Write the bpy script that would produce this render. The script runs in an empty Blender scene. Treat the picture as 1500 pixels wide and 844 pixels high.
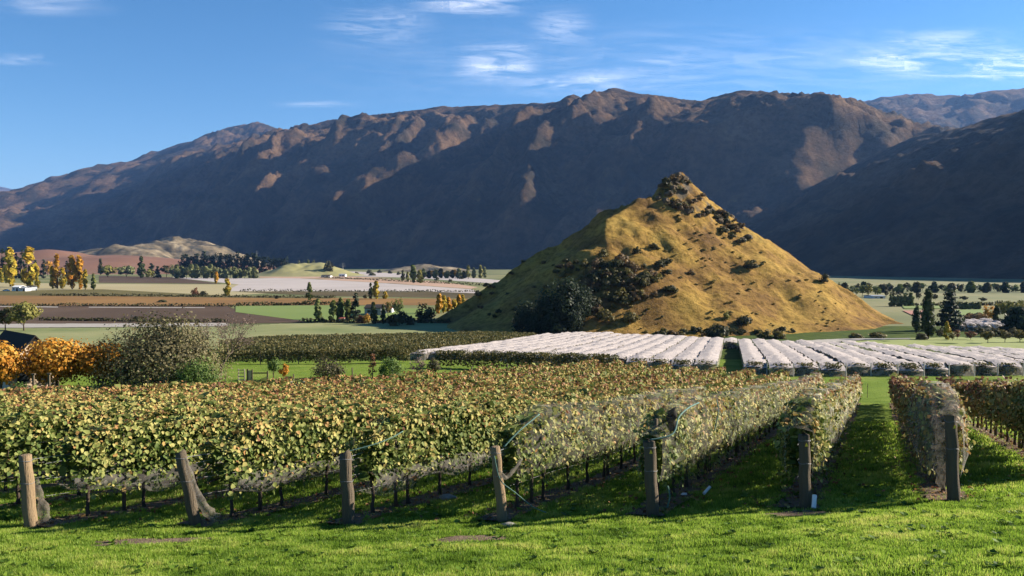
import bpy, math, random
import numpy as np

# ------------------------------------------------------------------ camera, sky, sun, exposure
scene = bpy.context.scene
COL = scene.collection
FPX, HORIZON = 1177.0, 385.0            # focal length and eye-level row on a 1500 x 844 frame
PITCH = math.atan((422.0 - HORIZON) / FPX)
cam_data = bpy.data.cameras.new('camera')
cam = bpy.data.objects.new('camera', cam_data)
COL.objects.link(cam)
cam.location = (0, 0, 0)
cam.rotation_euler = (math.pi / 2 - PITCH, 0, 0)
cam_data.sensor_width = 36.0
cam_data.lens = 36.0 * FPX / 1500.0
cam_data.clip_start = 0.3
cam_data.clip_end = 90000.0
scene.camera = cam

SUN_EL, SUN_FWD = math.radians(24.5), math.radians(17.0)   # low autumn sun, from the right and a little ahead
SUN_DIR = (math.cos(SUN_EL) * math.cos(SUN_FWD), math.cos(SUN_EL) * math.sin(SUN_FWD), math.sin(SUN_EL))
world = bpy.data.worlds.new('World')
scene.world = world
world.use_nodes = True
wn = world.node_tree.nodes
wl = world.node_tree.links
for n_ in list(wn):
    wn.remove(n_)
sky_node = wn.new('ShaderNodeTexSky')
sky_node.sky_type = 'NISHITA'
sky_node.sun_disc = False
sky_node.sun_elevation = SUN_EL
sky_node.sun_rotation = math.pi / 2 - SUN_FWD
sky_node.altitude = 400
sky_node.air_density = 0.9
sky_node.dust_density = 0.0
sky_node.ozone_density = 2.6
bg = wn.new('ShaderNodeBackground')
bg.inputs['Strength'].default_value = 0.05
wout = wn.new('ShaderNodeOutputWorld')
hsv = wn.new('ShaderNodeHueSaturation')
hsv.inputs['Saturation'].default_value = 1.28
wl.new(sky_node.outputs[0], hsv.inputs['Color'])
wl.new(hsv.outputs[0], bg.inputs['Color'])
wl.new(bg.outputs[0], wout.inputs['Surface'])

sun_data = bpy.data.lights.new('sun', 'SUN')
sun_data.energy = 5.0
sun_data.angle = math.radians(0.5)
sun_data.color = (1.0, 0.90, 0.76)
sun = bpy.data.objects.new('sun', sun_data)
COL.objects.link(sun)
from mathutils import Vector
sun.rotation_euler = Vector(SUN_DIR).to_track_quat('Z', 'Y').to_euler()

scene.view_settings.view_transform = 'Standard'
scene.view_settings.look = 'None'
scene.view_settings.gamma = 1.0
scene.view_settings.use_curve_mapping = False
scene.view_settings.exposure = 1.6
scene.cycles.use_denoising = True
scene.cycles.max_bounces = 6
scene.cycles.diffuse_bounces = 1
scene.cycles.glossy_bounces = 1
scene.cycles.transmission_bounces = 3
scene.cycles.volume_bounces = 0
scene.cycles.transparent_max_bounces = 12

rng = np.random.default_rng(11)
random.seed(5)

# ------------------------------------------------------------------ noise
_perm = np.random.default_rng(3).permutation(512)
_perm = np.concatenate([_perm, _perm, _perm])
_ga = np.random.default_rng(4).uniform(0, 2 * np.pi, 512)
_gx, _gy = np.cos(_ga), np.sin(_ga)

def perlin(x, y):
    x = np.asarray(x, float); y = np.asarray(y, float)
    xi = np.floor(x).astype(int); yi = np.floor(y).astype(int)
    xf = x - xi; yf = y - yi
    u = xf * xf * xf * (xf * (xf * 6 - 15) + 10); v = yf * yf * yf * (yf * (yf * 6 - 15) + 10)
    def g(ix, iy, dx, dy):
        h = _perm[(_perm[ix % 512] + iy) % 512]
        return _gx[h] * dx + _gy[h] * dy
    a = g(xi, yi, xf, yf); b = g(xi + 1, yi, xf - 1, yf)
    c = g(xi, yi + 1, xf, yf - 1); d = g(xi + 1, yi + 1, xf - 1, yf - 1)
    return ((a + u * (b - a)) + v * ((c + u * (d - c)) - (a + u * (b - a)))) * 1.5

def fbm(x, y, o=4, gain=0.5):
    s = 0; a = 1.0; f = 1.0
    for i in range(o):
        s = s + a * perlin(x * f + 17.3 * i, y * f - 9.1 * i); a *= gain; f *= 2.03
    return s

def ridged(x, y, o=4, gain=0.5):
    s = 0; a = 1.0; f = 1.0
    for i in range(o):
        s = s + a * (1 - 2 * np.abs(perlin(x * f + 7.7 * i, y * f + 3.1 * i))); a *= gain; f *= 2.1
    return s

# ------------------------------------------------------------------ terrain shape (camera is at z = 0)
VALLEY = -20.0
_py = np.array([-60, 0, 8, 13, 16.4, 30, 45, 60, 75, 90, 110, 150, 214, 260, 330])
_pz = np.array([-3.4, -3.6, -4.42, -5.03, -5.45, -7.4, -9.4, -10.9, -11.85, -12.55, -13.7, -16.3, -19.7, -20, -20])
_fy = np.arange(-60, 330, 0.5)
_fz = np.interp(_fy, _py, _pz)
_k = np.hanning(25); _k /= _k.sum()
_fz = np.convolve(np.pad(_fz, 12, mode='edge'), _k, 'valid')

def zt(x, y):
    x = np.asarray(x, float); y = np.asarray(y, float)
    z = np.interp(y, _fy, _fz)
    cross = 0.05 * (np.sqrt((x + 3) ** 2 + 4) + (x + 3)) / 2 - 0.05 * 0.0
    cross = np.minimum(cross, 1.1) * np.clip((75 - y) / 60, 0, 1)
    und = 0.10 * perlin(x / 7.0, y / 7.0) + 0.03 * perlin(x / 1.7, y / 1.7)
    return z + cross + und * np.clip((300 - y) / 100, 0, 1)

def ray(px, py):
    a = (px - 750.0) / FPX; b = (422.0 - py) / FPX
    c, s = math.cos(PITCH), math.sin(PITCH)
    d = np.array([a, c + b * s, b * c - s])
    return d / d[1]

def P(px, py, Y):
    return ray(px, py) * Y

_MY = np.concatenate([np.arange(9, 400, 0.4), np.geomspace(400, 30000, 1500)])
def G(px, py):
    """where the sight line through a point of the photograph meets the ground"""
    d = ray(px, py)
    x = d[0] * _MY; z = d[2] * _MY
    below = np.nonzero(z < zt(x, _MY))[0]
    Y = _MY[below[0]] if len(below) else 12000.0
    return np.array([d[0] * Y, Y, float(zt(d[0] * Y, Y))])

# ------------------------------------------------------------------ mesh helpers
def link(name, verts, faces, mat, parent=None, smooth=False, tint=None):
    me = bpy.data.meshes.new(name)
    verts = np.asarray(verts, np.float32)
    if isinstance(faces, np.ndarray):
        nf, k = faces.shape
        me.vertices.add(len(verts)); me.vertices.foreach_set('co', verts.ravel())
        me.loops.add(nf * k); me.loops.foreach_set('vertex_index', faces.astype(np.int32).ravel())
        me.polygons.add(nf); me.polygons.foreach_set('loop_start', np.arange(0, nf * k, k, dtype=np.int32))
        me.update(calc_edges=True)
    else:
        me.from_pydata(verts.tolist(), [], faces); me.update()
    if smooth:
        me.polygons.foreach_set('use_smooth', np.ones(len(me.polygons), bool))
    if tint is not None:
        at = me.attributes.new('tint', 'FLOAT', 'POINT')
        at.data.foreach_set('value', np.asarray(tint, np.float32))
    me.materials.append(mat)
    o = bpy.data.objects.new(name, me)
    COL.objects.link(o)
    if parent is not None:
        o.parent = parent
    return o

def tag(o, label=None, cat=None, group=None, kind=None):
    if label: o['label'] = label
    if cat: o['category'] = cat
    if group: o['group'] = group
    if kind: o['kind'] = kind
    return o

def empty(name, loc, rz=0.0):
    e = bpy.data.objects.new(name, None)
    e.empty_display_size = 0.3
    COL.objects.link(e)
    e.location = tuple(float(v) for v in loc); e.rotation_euler = (0, 0, rz)
    return e

def copy_part(src, parent, loc=None, rz=None, scale=None):
    c = src.copy(); COL.objects.link(c); c.parent = parent
    if loc is not None: c.location = loc
    if rz is not None: c.rotation_euler = (0, 0, rz)
    if scale is not None: c.scale = scale
    return c

class MB:
    """collects simple solids into one mesh"""
    def __init__(self): self.v = []; self.f = []
    def box(self, c, s, rz=0.0, taper=1.0):
        b = len(self.v); cr, sr = math.cos(rz), math.sin(rz)
        for dz in (-.5, .5):
            k = taper if dz > 0 else 1.0
            for dx, dy in ((-.5, -.5), (.5, -.5), (.5, .5), (-.5, .5)):
                x, y = dx * s[0] * k, dy * s[1] * k
                self.v.append((c[0] + x * cr - y * sr, c[1] + x * sr + y * cr, c[2] + dz * s[2]))
        for q in ((3, 2, 1, 0), (4, 5, 6, 7), (0, 1, 5, 4), (1, 2, 6, 5), (2, 3, 7, 6), (3, 0, 4, 7)):
            self.f.append([b + i for i in q])
        return self
    def tube(self, pts, radii, n=7, cap=True):
        pts = [np.asarray(p, float) for p in pts]; b0 = len(self.v)
        for i, p in enumerate(pts):
            t = pts[min(i + 1, len(pts) - 1)] - pts[max(i - 1, 0)]
            t = t / (np.linalg.norm(t) + 1e-9)
            a = np.cross(t, (0, 0, 1.0) if abs(t[2]) < .9 else (1.0, 0, 0)); a /= np.linalg.norm(a)
            c = np.cross(t, a)
            for k in range(n):
                w = 2 * math.pi * k / n
                self.v.append(tuple(p + radii[i] * (math.cos(w) * a + math.sin(w) * c)))
        for i in range(len(pts) - 1):
            for k in range(n):
                k2 = (k + 1) % n
                self.f.append([b0 + i * n + k, b0 + i * n + k2, b0 + (i + 1) * n + k2, b0 + (i + 1) * n + k])
        if cap:
            self.f.append([b0 + k for k in range(n)][::-1])
            self.f.append([b0 + (len(pts) - 1) * n + k for k in range(n)])
        return self
    def poly(self, pts):
        b = len(self.v); self.v += [tuple(p) for p in pts]; self.f.append(list(range(b, b + len(pts)))); return self
    def build(self, name, mat, parent=None, smooth=False):
        return link(name, self.v, self.f, mat, parent, smooth)

def grid_mesh(name, X, Y, Z, mat, keep=None, smooth=True, tint=None):
    ny, nx = X.shape
    idx = np.arange(ny * nx).reshape(ny, nx)
    q = np.stack([idx[:-1, :-1], idx[:-1, 1:], idx[1:, 1:], idx[1:, :-1]], -1).reshape(-1, 4)
    if keep is not None:
        k = keep.ravel()
        q = q[k[q].any(1)]
    v = np.stack([X, Y, Z], -1).reshape(-1, 3)
    used = np.zeros(len(v), bool); used[q.ravel()] = True
    remap = np.cumsum(used) - 1
    return link(name, v[used], remap[q], mat, None, smooth, None if tint is None else tint.ravel()[used])

# ------------------------------------------------------------------ materials
def new_mat(name):
    m = bpy.data.materials.new(name); m.use_nodes = True
    nt = m.node_tree
    for n in list(nt.nodes): nt.nodes.remove(n)
    out = nt.nodes.new('ShaderNodeOutputMaterial')
    return m, nt, out

def ramp_node(nt, cols):
    r = nt.nodes.new('ShaderNodeValToRGB')
    e = r.color_ramp.elements
    while len(e) < len(cols): e.new(0.5)
    for i, c in enumerate(cols):
        if len(c) == 4: e[i].position, col = c[0], c[1:]
        else: e[i].position, col = i / max(1, len(cols) - 1), c
        e[i].color = (*col, 1)
    return r

def noise_node(nt, coord, scale, detail=4, rough=0.55, stretch=None, rot=0.0, dist=0.0):
    n = nt.nodes.new('ShaderNodeTexNoise')
    n.inputs['Scale'].default_value = scale; n.inputs['Detail'].default_value = detail
    n.inputs['Roughness'].default_value = rough; n.inputs['Distortion'].default_value = dist
    if stretch:
        mp = nt.nodes.new('ShaderNodeMapping'); mp.inputs['Scale'].default_value = stretch
        mp.inputs['Rotation'].default_value = (0, 0, rot)
        nt.links.new(coord, mp.inputs['Vector']); coord = mp.outputs[0]
    nt.links.new(coord, n.inputs['Vector'])
    return n

def mat_noise(name, cols, scale=1.0, detail=6, rough=0.9, bump=0.0, bump_scale=None, bump_dist=0.05, stretch=None,
              cols2=None, scale2=None, fac2=0.5, spec=0.2, rot=0.0, stripes=None):
    """surface colour from one or two noise fields, optional sown stripes, fine relief"""
    m, nt, out = new_mat(name)
    tc = nt.nodes.new('ShaderNodeTexCoord'); co = tc.outputs['Object']
    bs = nt.nodes.new('ShaderNodeBsdfPrincipled')
    bs.inputs['Roughness'].default_value = rough
    bs.inputs['Specular IOR Level'].default_value = spec
    n1 = noise_node(nt, co, scale, detail, 0.6, stretch, rot)
    r1 = ramp_node(nt, cols); nt.links.new(n1.outputs['Fac'], r1.inputs[0])
    colour = r1.outputs[0]
    if cols2:
        n2 = noise_node(nt, co, scale2, detail, 0.6, stretch, rot)
        r2 = ramp_node(nt, cols2); nt.links.new(n2.outputs['Fac'], r2.inputs[0])
        mx = nt.nodes.new('ShaderNodeMixRGB'); mx.blend_type = 'MULTIPLY'; mx.inputs[0].default_value = fac2
        nt.links.new(colour, mx.inputs[1]); nt.links.new(r2.outputs[0], mx.inputs[2]); colour = mx.outputs[0]
    if stripes:
        sc_, rz_, c_, amt = stripes
        mp = nt.nodes.new('ShaderNodeMapping'); mp.inputs['Rotation'].default_value = (0, 0, rz_)
        nt.links.new(co, mp.inputs['Vector'])
        w = nt.nodes.new('ShaderNodeTexWave'); w.inputs['Scale'].default_value = sc_
        w.inputs['Distortion'].default_value = 0.6; w.inputs['Detail'].default_value = 2; w.inputs['Detail Scale'].default_value = 0.6
        nt.links.new(mp.outputs[0], w.inputs['Vector'])
        sr = ramp_node(nt, [(0.35, 0, 0, 0), (0.7, amt, amt, amt)])
        nt.links.new(w.outputs['Fac'], sr.inputs[0])
        mx = nt.nodes.new('ShaderNodeMixRGB'); mx.inputs[2].default_value = (*c_, 1)
        nt.links.new(sr.outputs[0], mx.inputs[0]); nt.links.new(colour, mx.inputs[1]); colour = mx.outputs[0]
    nt.links.new(colour, bs.inputs['Base Color'])
    if bump:
        nb = noise_node(nt, co, bump_scale or scale * 3, 6, 0.65, stretch, rot)
        b = nt.nodes.new('ShaderNodeBump'); b.inputs['Strength'].default_value = bump; b.inputs['Distance'].default_value = bump_dist
        nt.links.new(nb.outputs['Fac'], b.inputs['Height']); nt.links.new(b.outputs[0], bs.inputs['Normal'])
    nt.links.new(bs.outputs[0], out.inputs['Surface'])
    return m

def mat_leaf(name, cols, transl=0.35, rough=0.55, spec=0.25):
    """leaves: each leaf has its own tint, thin enough to let light through"""
    m, nt, out = new_mat(name)
    at = nt.nodes.new('ShaderNodeAttribute'); at.attribute_name = 'tint'
    r = ramp_node(nt, cols); nt.links.new(at.outputs['Fac'], r.inputs[0])
    bs = nt.nodes.new('ShaderNodeBsdfPrincipled'); bs.inputs['Roughness'].default_value = rough
    bs.inputs['Specular IOR Level'].default_value = spec
    tr = nt.nodes.new('ShaderNodeBsdfTranslucent')
    mx = nt.nodes.new('ShaderNodeMixShader'); mx.inputs[0].default_value = transl
    nt.links.new(r.outputs[0], bs.inputs['Base Color']); nt.links.new(r.outputs[0], tr.inputs['Color'])
    nt.links.new(bs.outputs[0], mx.inputs[1]); nt.links.new(tr.outputs[0], mx.inputs[2])
    nt.links.new(mx.outputs[0], out.inputs['Surface'])
    return m

def mat_net(name, col, alpha, alpha_noise=0.25, scale=2.0, transl=0.4, stretch=None):
    """fine mesh fabric: too fine to see the weave, so part of the light passes"""
    m, nt, out = new_mat(name)
    tc = nt.nodes.new('ShaderNodeTexCoord')
    n = noise_node(nt, tc.outputs['Object'], scale, 5, 0.65, stretch)
    mr = nt.nodes.new('ShaderNodeMapRange')
    mr.inputs['From Min'].default_value = 0.3; mr.inputs['From Max'].default_value = 0.7
    mr.inputs['To Min'].default_value = max(0, alpha - alpha_noise); mr.inputs['To Max'].default_value = min(1, alpha + alpha_noise)
    nt.links.new(n.outputs['Fac'], mr.inputs['Value'])
    d = nt.nodes.new('ShaderNodeBsdfDiffuse'); d.inputs['Color'].default_value = (*col, 1)
    t = nt.nodes.new('ShaderNodeBsdfTranslucent'); t.inputs['Color'].default_value = (*col, 1)
    a = nt.nodes.new('ShaderNodeMixShader'); a.inputs[0].default_value = transl
    nt.links.new(d.outputs[0], a.inputs[1]); nt.links.new(t.outputs[0], a.inputs[2])
    tp = nt.nodes.new('ShaderNodeBsdfTransparent')
    b = nt.nodes.new('ShaderNodeMixShader')
    nt.links.new(mr.outputs[0], b.inputs[0]); nt.links.new(tp.outputs[0], b.inputs[1]); nt.links.new(a.outputs[0], b.inputs[2])
    nt.links.new(b.outputs[0], out.inputs['Surface'])
    return m

def mat_plain(name, col, rough=0.6, var=0.15, scale=8.0, spec=0.3):
    lo = tuple(c * (1 - var) for c in col); hi = tuple(min(1, c * (1 + var)) for c in col)
    return mat_noise(name, [lo, hi], scale, 4, rough, bump=0.15, spec=spec)

# ------------------------------------------------------------------ ground sheet
M_ground = mat_noise('meadow_grass', [(0.3, .035, .060, .010), (0.5, .055, .085, .014), (0.68, .085, .11, .022)], 0.35, 8, 0.95,
                     bump=0.6, bump_scale=9, bump_dist=0.06, cols2=[(.45, .45, .4), (1, 1, 1)], scale2=3.0, fac2=0.6, spec=0.05)
def lines(spans):
    out = []
    for a, b, s in spans: out.append(np.arange(a, b, s))
    return np.concatenate(out)
gx = np.concatenate([-np.geomspace(60, 24000, 60)[::-1], np.arange(-59, 60, 0.8), np.geomspace(60, 24000, 60)])
gy = np.concatenate([np.arange(-40, 8, 4), np.arange(8, 110, 0.8), np.arange(110, 340, 4), np.geomspace(340, 26500, 60)])
GX, GY = np.meshgrid(gx, gy)
ground = grid_mesh('ground', GX, GY, zt(GX, GY), M_ground)
tag(ground, 'green grassed valley floor', kind='structure')

# ------------------------------------------------------------------ mountains
def tent(X, Y, pts, slope, conc=0.0, warp=1.0):
    best = np.full(X.shape, -1e9); bd = np.full(X.shape, 1e9)
    for (a, b) in zip(pts[:-1], pts[1:]):
        d = b[:2] - a[:2]; L2 = d @ d
        t = np.clip(((X - a[0]) * d[0] + (Y - a[1]) * d[1]) / L2, 0, 1)
        dist = np.hypot(X - a[0] - t * d[0], Y - a[1] - t * d[1])
        h = a[2] + t * (b[2] - a[2]) - dist * slope + conc * dist * np.minimum(dist, (0.45 * slope / conc) if conc else 0.0)
        m = h > best
        best = np.where(m, h, best); bd = np.minimum(bd, dist)
    return best, bd
def ridge_pts(lst): return [P(*p) for p in lst]
R_main = ridge_pts([(-120, 312, 9800), (0, 300, 9000), (150, 284, 7600), (235, 262, 7000), (260, 250, 6800), (350, 219, 6250), (435, 192, 5600), (480, 177, 5300), (520, 172, 5060), (560, 167, 4850), (600, 163, 4660),
                    (650, 157, 4490), (700, 155, 4300), (770, 153, 4080), (830, 149, 3860), (870, 138, 3720), (905, 130, 3630), (935, 138, 3540),
                    (960, 140, 3480), (1000, 146, 3400), (1030, 149, 3330), (1060, 140, 3260), (1085, 133, 3200), (1110, 140, 3230), (1140, 148, 3260), (1200, 160, 3330),
                    (1280, 178, 3420), (1345, 193, 3480), (1420, 215, 3500)])
R_near = ridge_pts([(2150, 30, 1050), (1850, 70, 1350), (1640, 118, 1580), (1500, 159, 1820), (1460, 168, 1920), (1400, 184, 2100), (1345, 198, 2330), (1280, 228, 2480), (1200, 268, 2600), (1060, 340, 2550)])
R_far = ridge_pts([(-200, 330, 9600), (0, 292, 8900), (60, 275, 8700), (120, 259, 8500), (170, 245, 8300), (215, 228, 8150), (260, 213, 8000), (300, 200, 7900), (340, 188, 7800), (362, 184, 7750), (380, 181, 7700), (410, 187, 7600), (460, 200, 7500), (560, 230, 7300)])
R_farr = ridge_pts([(1060, 160, 7200), (1130, 145, 7000), (1190, 148, 6900), (1215, 142, 6850), (1255, 150, 6750), (1300, 140, 6650), (1335, 134, 6600), (1380, 138, 6550), (1420, 137, 6500), (1500, 127, 6400), (1650, 110, 6200)])

mx_ = np.concatenate([np.arange(-9600, -2700, 42), np.arange(-2700, 2300, 13.0), np.arange(2300, 6000, 42)])
my_ = np.concatenate([np.arange(380, 5400, 12.5), np.arange(5400, 12600, 42)])
MX, MY = np.meshgrid(mx_, my_)
wx = 130 * fbm(MX / 900, MY / 900, 3); wy = 130 * fbm(MX / 900 + 40, MY / 900 + 9, 3)
_, d0 = tent(MX, MY, R_main, 0.6)
k = np.clip(d0 / 500, 0, 1)
hm, dm = tent(MX + wx * k, MY + wy * k, R_main, 0.62, 0.00001)
gentle = np.clip((MX - 250) / 350, 0, 1)          # the right half of the crest is a broad sunny shoulder
Dg = 430 + 260 * fbm(MX / 700 + 3, MY / 700, 3) + 120 * gentle
Dg = np.clip(Dg, 120, 900)
hm = hm + (0.13 + 0.13 * gentle) * np.minimum(dm, Dg) - (0.10 + 0.12 * gentle) * np.clip(dm - Dg, 0, 900)
# spurs and gullies running down the face
s_ = (-MX + MY) * 0.7071; q_ = (MX + MY) * 0.7071
env = np.clip(dm / 480, 0, 1) * np.clip((hm + 160) / 320, 0, 1)
_ra = np.array([p_[0] / p_[1] for p_ in R_main]); _ry = np.array([p_[1] for p_ in R_main])
crestY = np.interp(MX / MY, _ra, _ry)                 # the far side of the range has no spurs of its own
env = env * np.clip((crestY - MY - 60) / 420, 0, 1) * (1 - .6 * np.clip((-MX - 1700) / 1200, 0, 1))
sw = s_ + 130 * fbm(MX / 600, MY / 600, 3) - 0.25 * q_
spur = (ridged(sw / 560.0, q_ / 2400.0, 1) - .35) * 135 + (ridged(sw / 230.0 + 5, q_ / 900.0, 1) - .5) * 62 + (ridged(sw / 100.0 + 9, q_ / 380.0, 2) - .8) * 22
right = np.clip((MX - 450) / 500, 0, 1)      # the broad right-hand part is smoother
hm = hm + env * spur * (1 - 0.62 * gentle) * (1 - 0.75 * np.clip((MX - 850) / 300, 0, 1))
hn, dn = tent(MX + wx * .5, MY + wy * .5, R_near, 0.60, 0.00008)
hn = hn + np.clip(dn / 300, 0, 1) * np.clip((hn + 80) / 200, 0, 1) * ridged(MX / 330 + MY / 900, MY / 700, 3) * 20
hf, df = tent(MX + wx, MY + wy, R_far, 0.40)
hf = hf + np.clip(df / 300, 0, 1) * (ridged(MX / 900 + 3, MY / 900, 4) - 1.3) * 75
hr, dr = tent(MX + wx, MY + wy, R_farr, 0.42)
hr = hr + np.clip(dr / 300, 0, 1) * (ridged(MX / 700 + 8, MY / 700, 4) - 1.1) * 75
MZ = np.maximum(np.maximum(hm, hn), np.maximum(hf, hr))
fine = np.clip((MZ + 60) / 200, 0, 1) * (0.18 + 0.82 * np.clip(np.minimum(np.minimum(dm, dn), np.minimum(df, dr)) / 260, 0, 1))
MZ = MZ + fine * (fbm(MX / 170, MY / 170, 6, 0.58) * 20 + ridged(MX / 110, MY / 110, 4, .62) * 15 + ridged(MX / 48, MY / 48, 2) * 4) * np.where(hn >= np.maximum(hm, np.maximum(hf, hr)), .8, 1.0)
# gentle outwash at the foot
MZ = np.where(MZ < 60, -30 + 90 * (np.clip(MZ + 80, 0, 140) / 140) ** 1.7, MZ)

def mat_mountain():
    m, nt, out = new_mat('mountain_tussock')
    tc = nt.nodes.new('ShaderNodeTexCoord'); co = tc.outputs['Object']
    geo = nt.nodes.new('ShaderNodeNewGeometry')
    bs = nt.nodes.new('ShaderNodeBsdfPrincipled'); bs.inputs['Roughness'].default_value = 0.95; bs.inputs['Specular IOR Level'].default_value = 0.05
    n1 = noise_node(nt, co, 0.006, 9, 0.62)
    r1 = ramp_node(nt, [(0.30, .028, .027, .018), (0.43, .055, .042, .027), (0.55, .125, .078, .045), (0.70, .19, .118, .066)])
    nt.links.new(n1.outputs['Fac'], r1.inputs[0])
    n2 = noise_node(nt, co, 0.05, 9, 0.75)
    r2 = ramp_node(nt, [(0.40, .42, .42, .36), (0.56, 1, 1, 1)])
    nt.links.new(n2.outputs['Fac'], r2.inputs[0])
    mx = nt.nodes.new('ShaderNodeMixRGB'); mx.blend_type = 'MULTIPLY'; mx.inputs[0].default_value = 0.75
    nt.links.new(r1.outputs[0], mx.inputs[1]); nt.links.new(r2.outputs[0], mx.inputs[2])
    # scattered scrub turning yellow low on the slopes
    n3 = noise_node(nt, co, 0.011, 10, 0.75)
    r3 = ramp_node(nt, [(0.62, 0, 0, 0), (0.70, .8, .8, .8)])
    nt.links.new(n3.outputs['Fac'], r3.inputs[0])
    sep = nt.nodes.new('ShaderNodeSeparateXYZ'); nt.links.new(co, sep.inputs[0])
    lo = nt.nodes.new('ShaderNodeMapRange'); lo.inputs['From Min'].default_value = 420; lo.inputs['From Max'].default_value = 200
    nt.links.new(sep.outputs['Z'], lo.inputs['Value'])
    mu = nt.nodes.new('ShaderNodeMath'); mu.operation = 'MULTIPLY'
    nt.links.new(r3.outputs[0], mu.inputs[0]); nt.links.new(lo.outputs[0], mu.inputs[1])
    mx2 = nt.nodes.new('ShaderNodeMixRGB'); mx2.inputs[2].default_value = (.22, .13, .03, 1)
    nt.links.new(mu.outputs[0], mx2.inputs[0]); nt.links.new(mx.outputs[0], mx2.inputs[1])
    nt.links.new(mx2.outputs[0], bs.inputs['Base Color'])
    nb = noise_node(nt, co, 0.035, 10, 0.78)
    b = nt.nodes.new('ShaderNodeBump'); b.inputs['Strength'].default_value = 1.0; b.inputs['Distance'].default_value = 20.0
    nt.links.new(nb.outputs['Fac'], b.inputs['Height']); nt.links.new(b.outputs[0], bs.inputs['Normal'])
    nt.links.new(bs.outputs[0], out.inputs['Surface'])
    return m
M_mountain = mat_mountain()
mountain = grid_mesh('mountain', MX, MY, MZ, M_mountain, keep=MZ > -27, smooth=False)
tag(mountain, 'brown tussock mountain range with shaded gullies and sunlit spurs', kind='structure')
# a far blue range at the end of the valley
bx_, by_ = np.meshgrid(np.arange(-21000, -7600, 150), np.arange(14500, 24000, 200))
R_blue = ridge_pts([(-300, 262, 19000), (-80, 262, 18500), (20, 276, 18000), (48, 271, 18000), (75, 300, 17800), (120, 340, 17500)])
hb, db = tent(bx_, by_, R_blue, 0.45)
hb = hb + np.clip(db / 500, 0, 1) * ridged(bx_ / 1500, by_ / 1500, 4) * 120
hb = np.maximum(hb, -30)
far_range = grid_mesh('far_mountain', bx_, by_, hb, M_mountain, keep=hb > -30)
tag(far_range, 'distant blue mountain at the end of the valley', kind='structure')

# ------------------------------------------------------------------ low rises on the valley floor
def rise(name, px, py_top, Y, wx_, wy_, mat, label, lump=0.0, seed=0.0, rot=0.0):
    c = P(px, py_top, Y); H = c[2] - VALLEY
    u = np.linspace(-1, 1, 90); U, V = np.meshgrid(u, u)
    r = np.hypot(U, V)
    h = np.where(r < 1, (np.cos(np.pi * np.clip(r, 0, 1)) + 1) / 2, 0) ** 0.8
    h = h * (1 + 0.35 * fbm(U * 1.7 + seed, V * 1.7, 3)) + lump * np.clip(1 - r, 0, 1) * ridged(U * 5 + seed, V * 5, 3)
    cr, sr = math.cos(rot), math.sin(rot)
    X = c[0] + U * wx_ * cr - V * wy_ * sr; Yy = Y + U * wx_ * sr + V * wy_ * cr
    o = grid_mesh(name, X, Yy, VALLEY - 0.6 + h * H * 1.02, mat, keep=r < 1.0)
    return tag(o, label, kind='structure')
M_redhill = mat_noise('ploughed_red_slope', [(.10, .055, .035), (.19, .10, .06), (.15, .12, .06)], 0.006, 8, 0.95, stripes=(0.05, 0.5, (.14, .06, .045), 0.5))
M_palehill = mat_noise('dry_pale_slope', [(0.38, .035, .035, .025), (0.5, .13, .10, .06), (0.65, .25, .20, .125)], 0.02, 9, 0.95, bump=0.6, bump_scale=.05, bump_dist=4)
M_knoll = mat_noise('dry_green_slope', [(.16, .16, .06), (.27, .24, .11)], 0.03, 8, 0.95)
rise('hillside', 110, 373, 1750, 620, 420, M_redhill, 'red-brown cultivated low hill behind the poplars', 0.05, 2)
rise('hillside', 265, 357, 2450, 330, 300, M_palehill, 'pale dry lumpy foothill at the mountain foot', 0.16, 5)
rise('hillside', 180, 364, 2300, 330, 260, M_palehill, 'long pale dry shoulder beside the lumpy foothill', 0.10, 9)
rise('hillside', 452, 386, 1250, 95, 120, M_knoll, 'small green knoll topped with little trees', 0.05, 3)
rise('hillside', 625, 389, 1900, 130, 120, M_palehill, 'low brown rise behind the valley tree belt', 0.12, 7)

# ------------------------------------------------------------------ fields, tracks (sheets on the valley floor)
_lift = [0.0]
def field(name, px_poly, mat, label, lift=None, n=1):
    pts = [G(*p) for p in px_poly]
    _lift[0] += 0.012
    lf = lift if lift is not None else 0.05 + _lift[0]
    if min(p[1] for p in pts) > 262:
        v = [(p[0], p[1], VALLEY + lf) for p in pts]
        o = link(name, v, [list(range(len(v)))], mat)
    else:                                          # follows the uneven ground
        xs = np.array([p[0] for p in pts]); ys = np.array([p[1] for p in pts])
        st = max(0.8, (ys.max() - ys.min()) / 60)
        Xg, Yg = np.meshgrid(np.arange(xs.min() - st, xs.max() + st, max(st, (xs.max() - xs.min()) / 90)), np.arange(ys.min() - st, ys.max() + st, st))
        inside = np.zeros(Xg.shape, bool); j = len(xs) - 1
        for i in range(len(xs)):
            c = ((ys[i] > Yg) != (ys[j] > Yg)) & (Xg < (xs[j] - xs[i]) * (Yg - ys[i]) / (ys[j] - ys[i] + 1e-9) + xs[i])
            inside ^= c; j = i
        o = grid_mesh(name, Xg, Yg, zt(Xg, Yg) + lf, mat, keep=inside)
    return tag(o, label, kind='structure')
def stripe_mat(name, a, b, rowc, sc=0.35, rz=0.4, amt=0.6, scale=0.02):
    return mat_noise(name, [(0.3, *a), (0.7, *b)], scale, 7, 0.95, stripes=(sc, rz, rowc, amt), spec=0.05)
F_pale = mat_noise('pale_net_cover', [(.28, .245, .22), (.45, .40, .37)], 0.02, 8, 0.9, spec=0.1)
F_beige = mat_noise('dry_beige_grass', [(.24, .20, .10), (.36, .31, .17)], 0.012, 8, 0.95)
F_brown = stripe_mat('brown_bare_vines', (.07, .048, .034), (.12, .082, .056), (.045, .034, .026))
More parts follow.
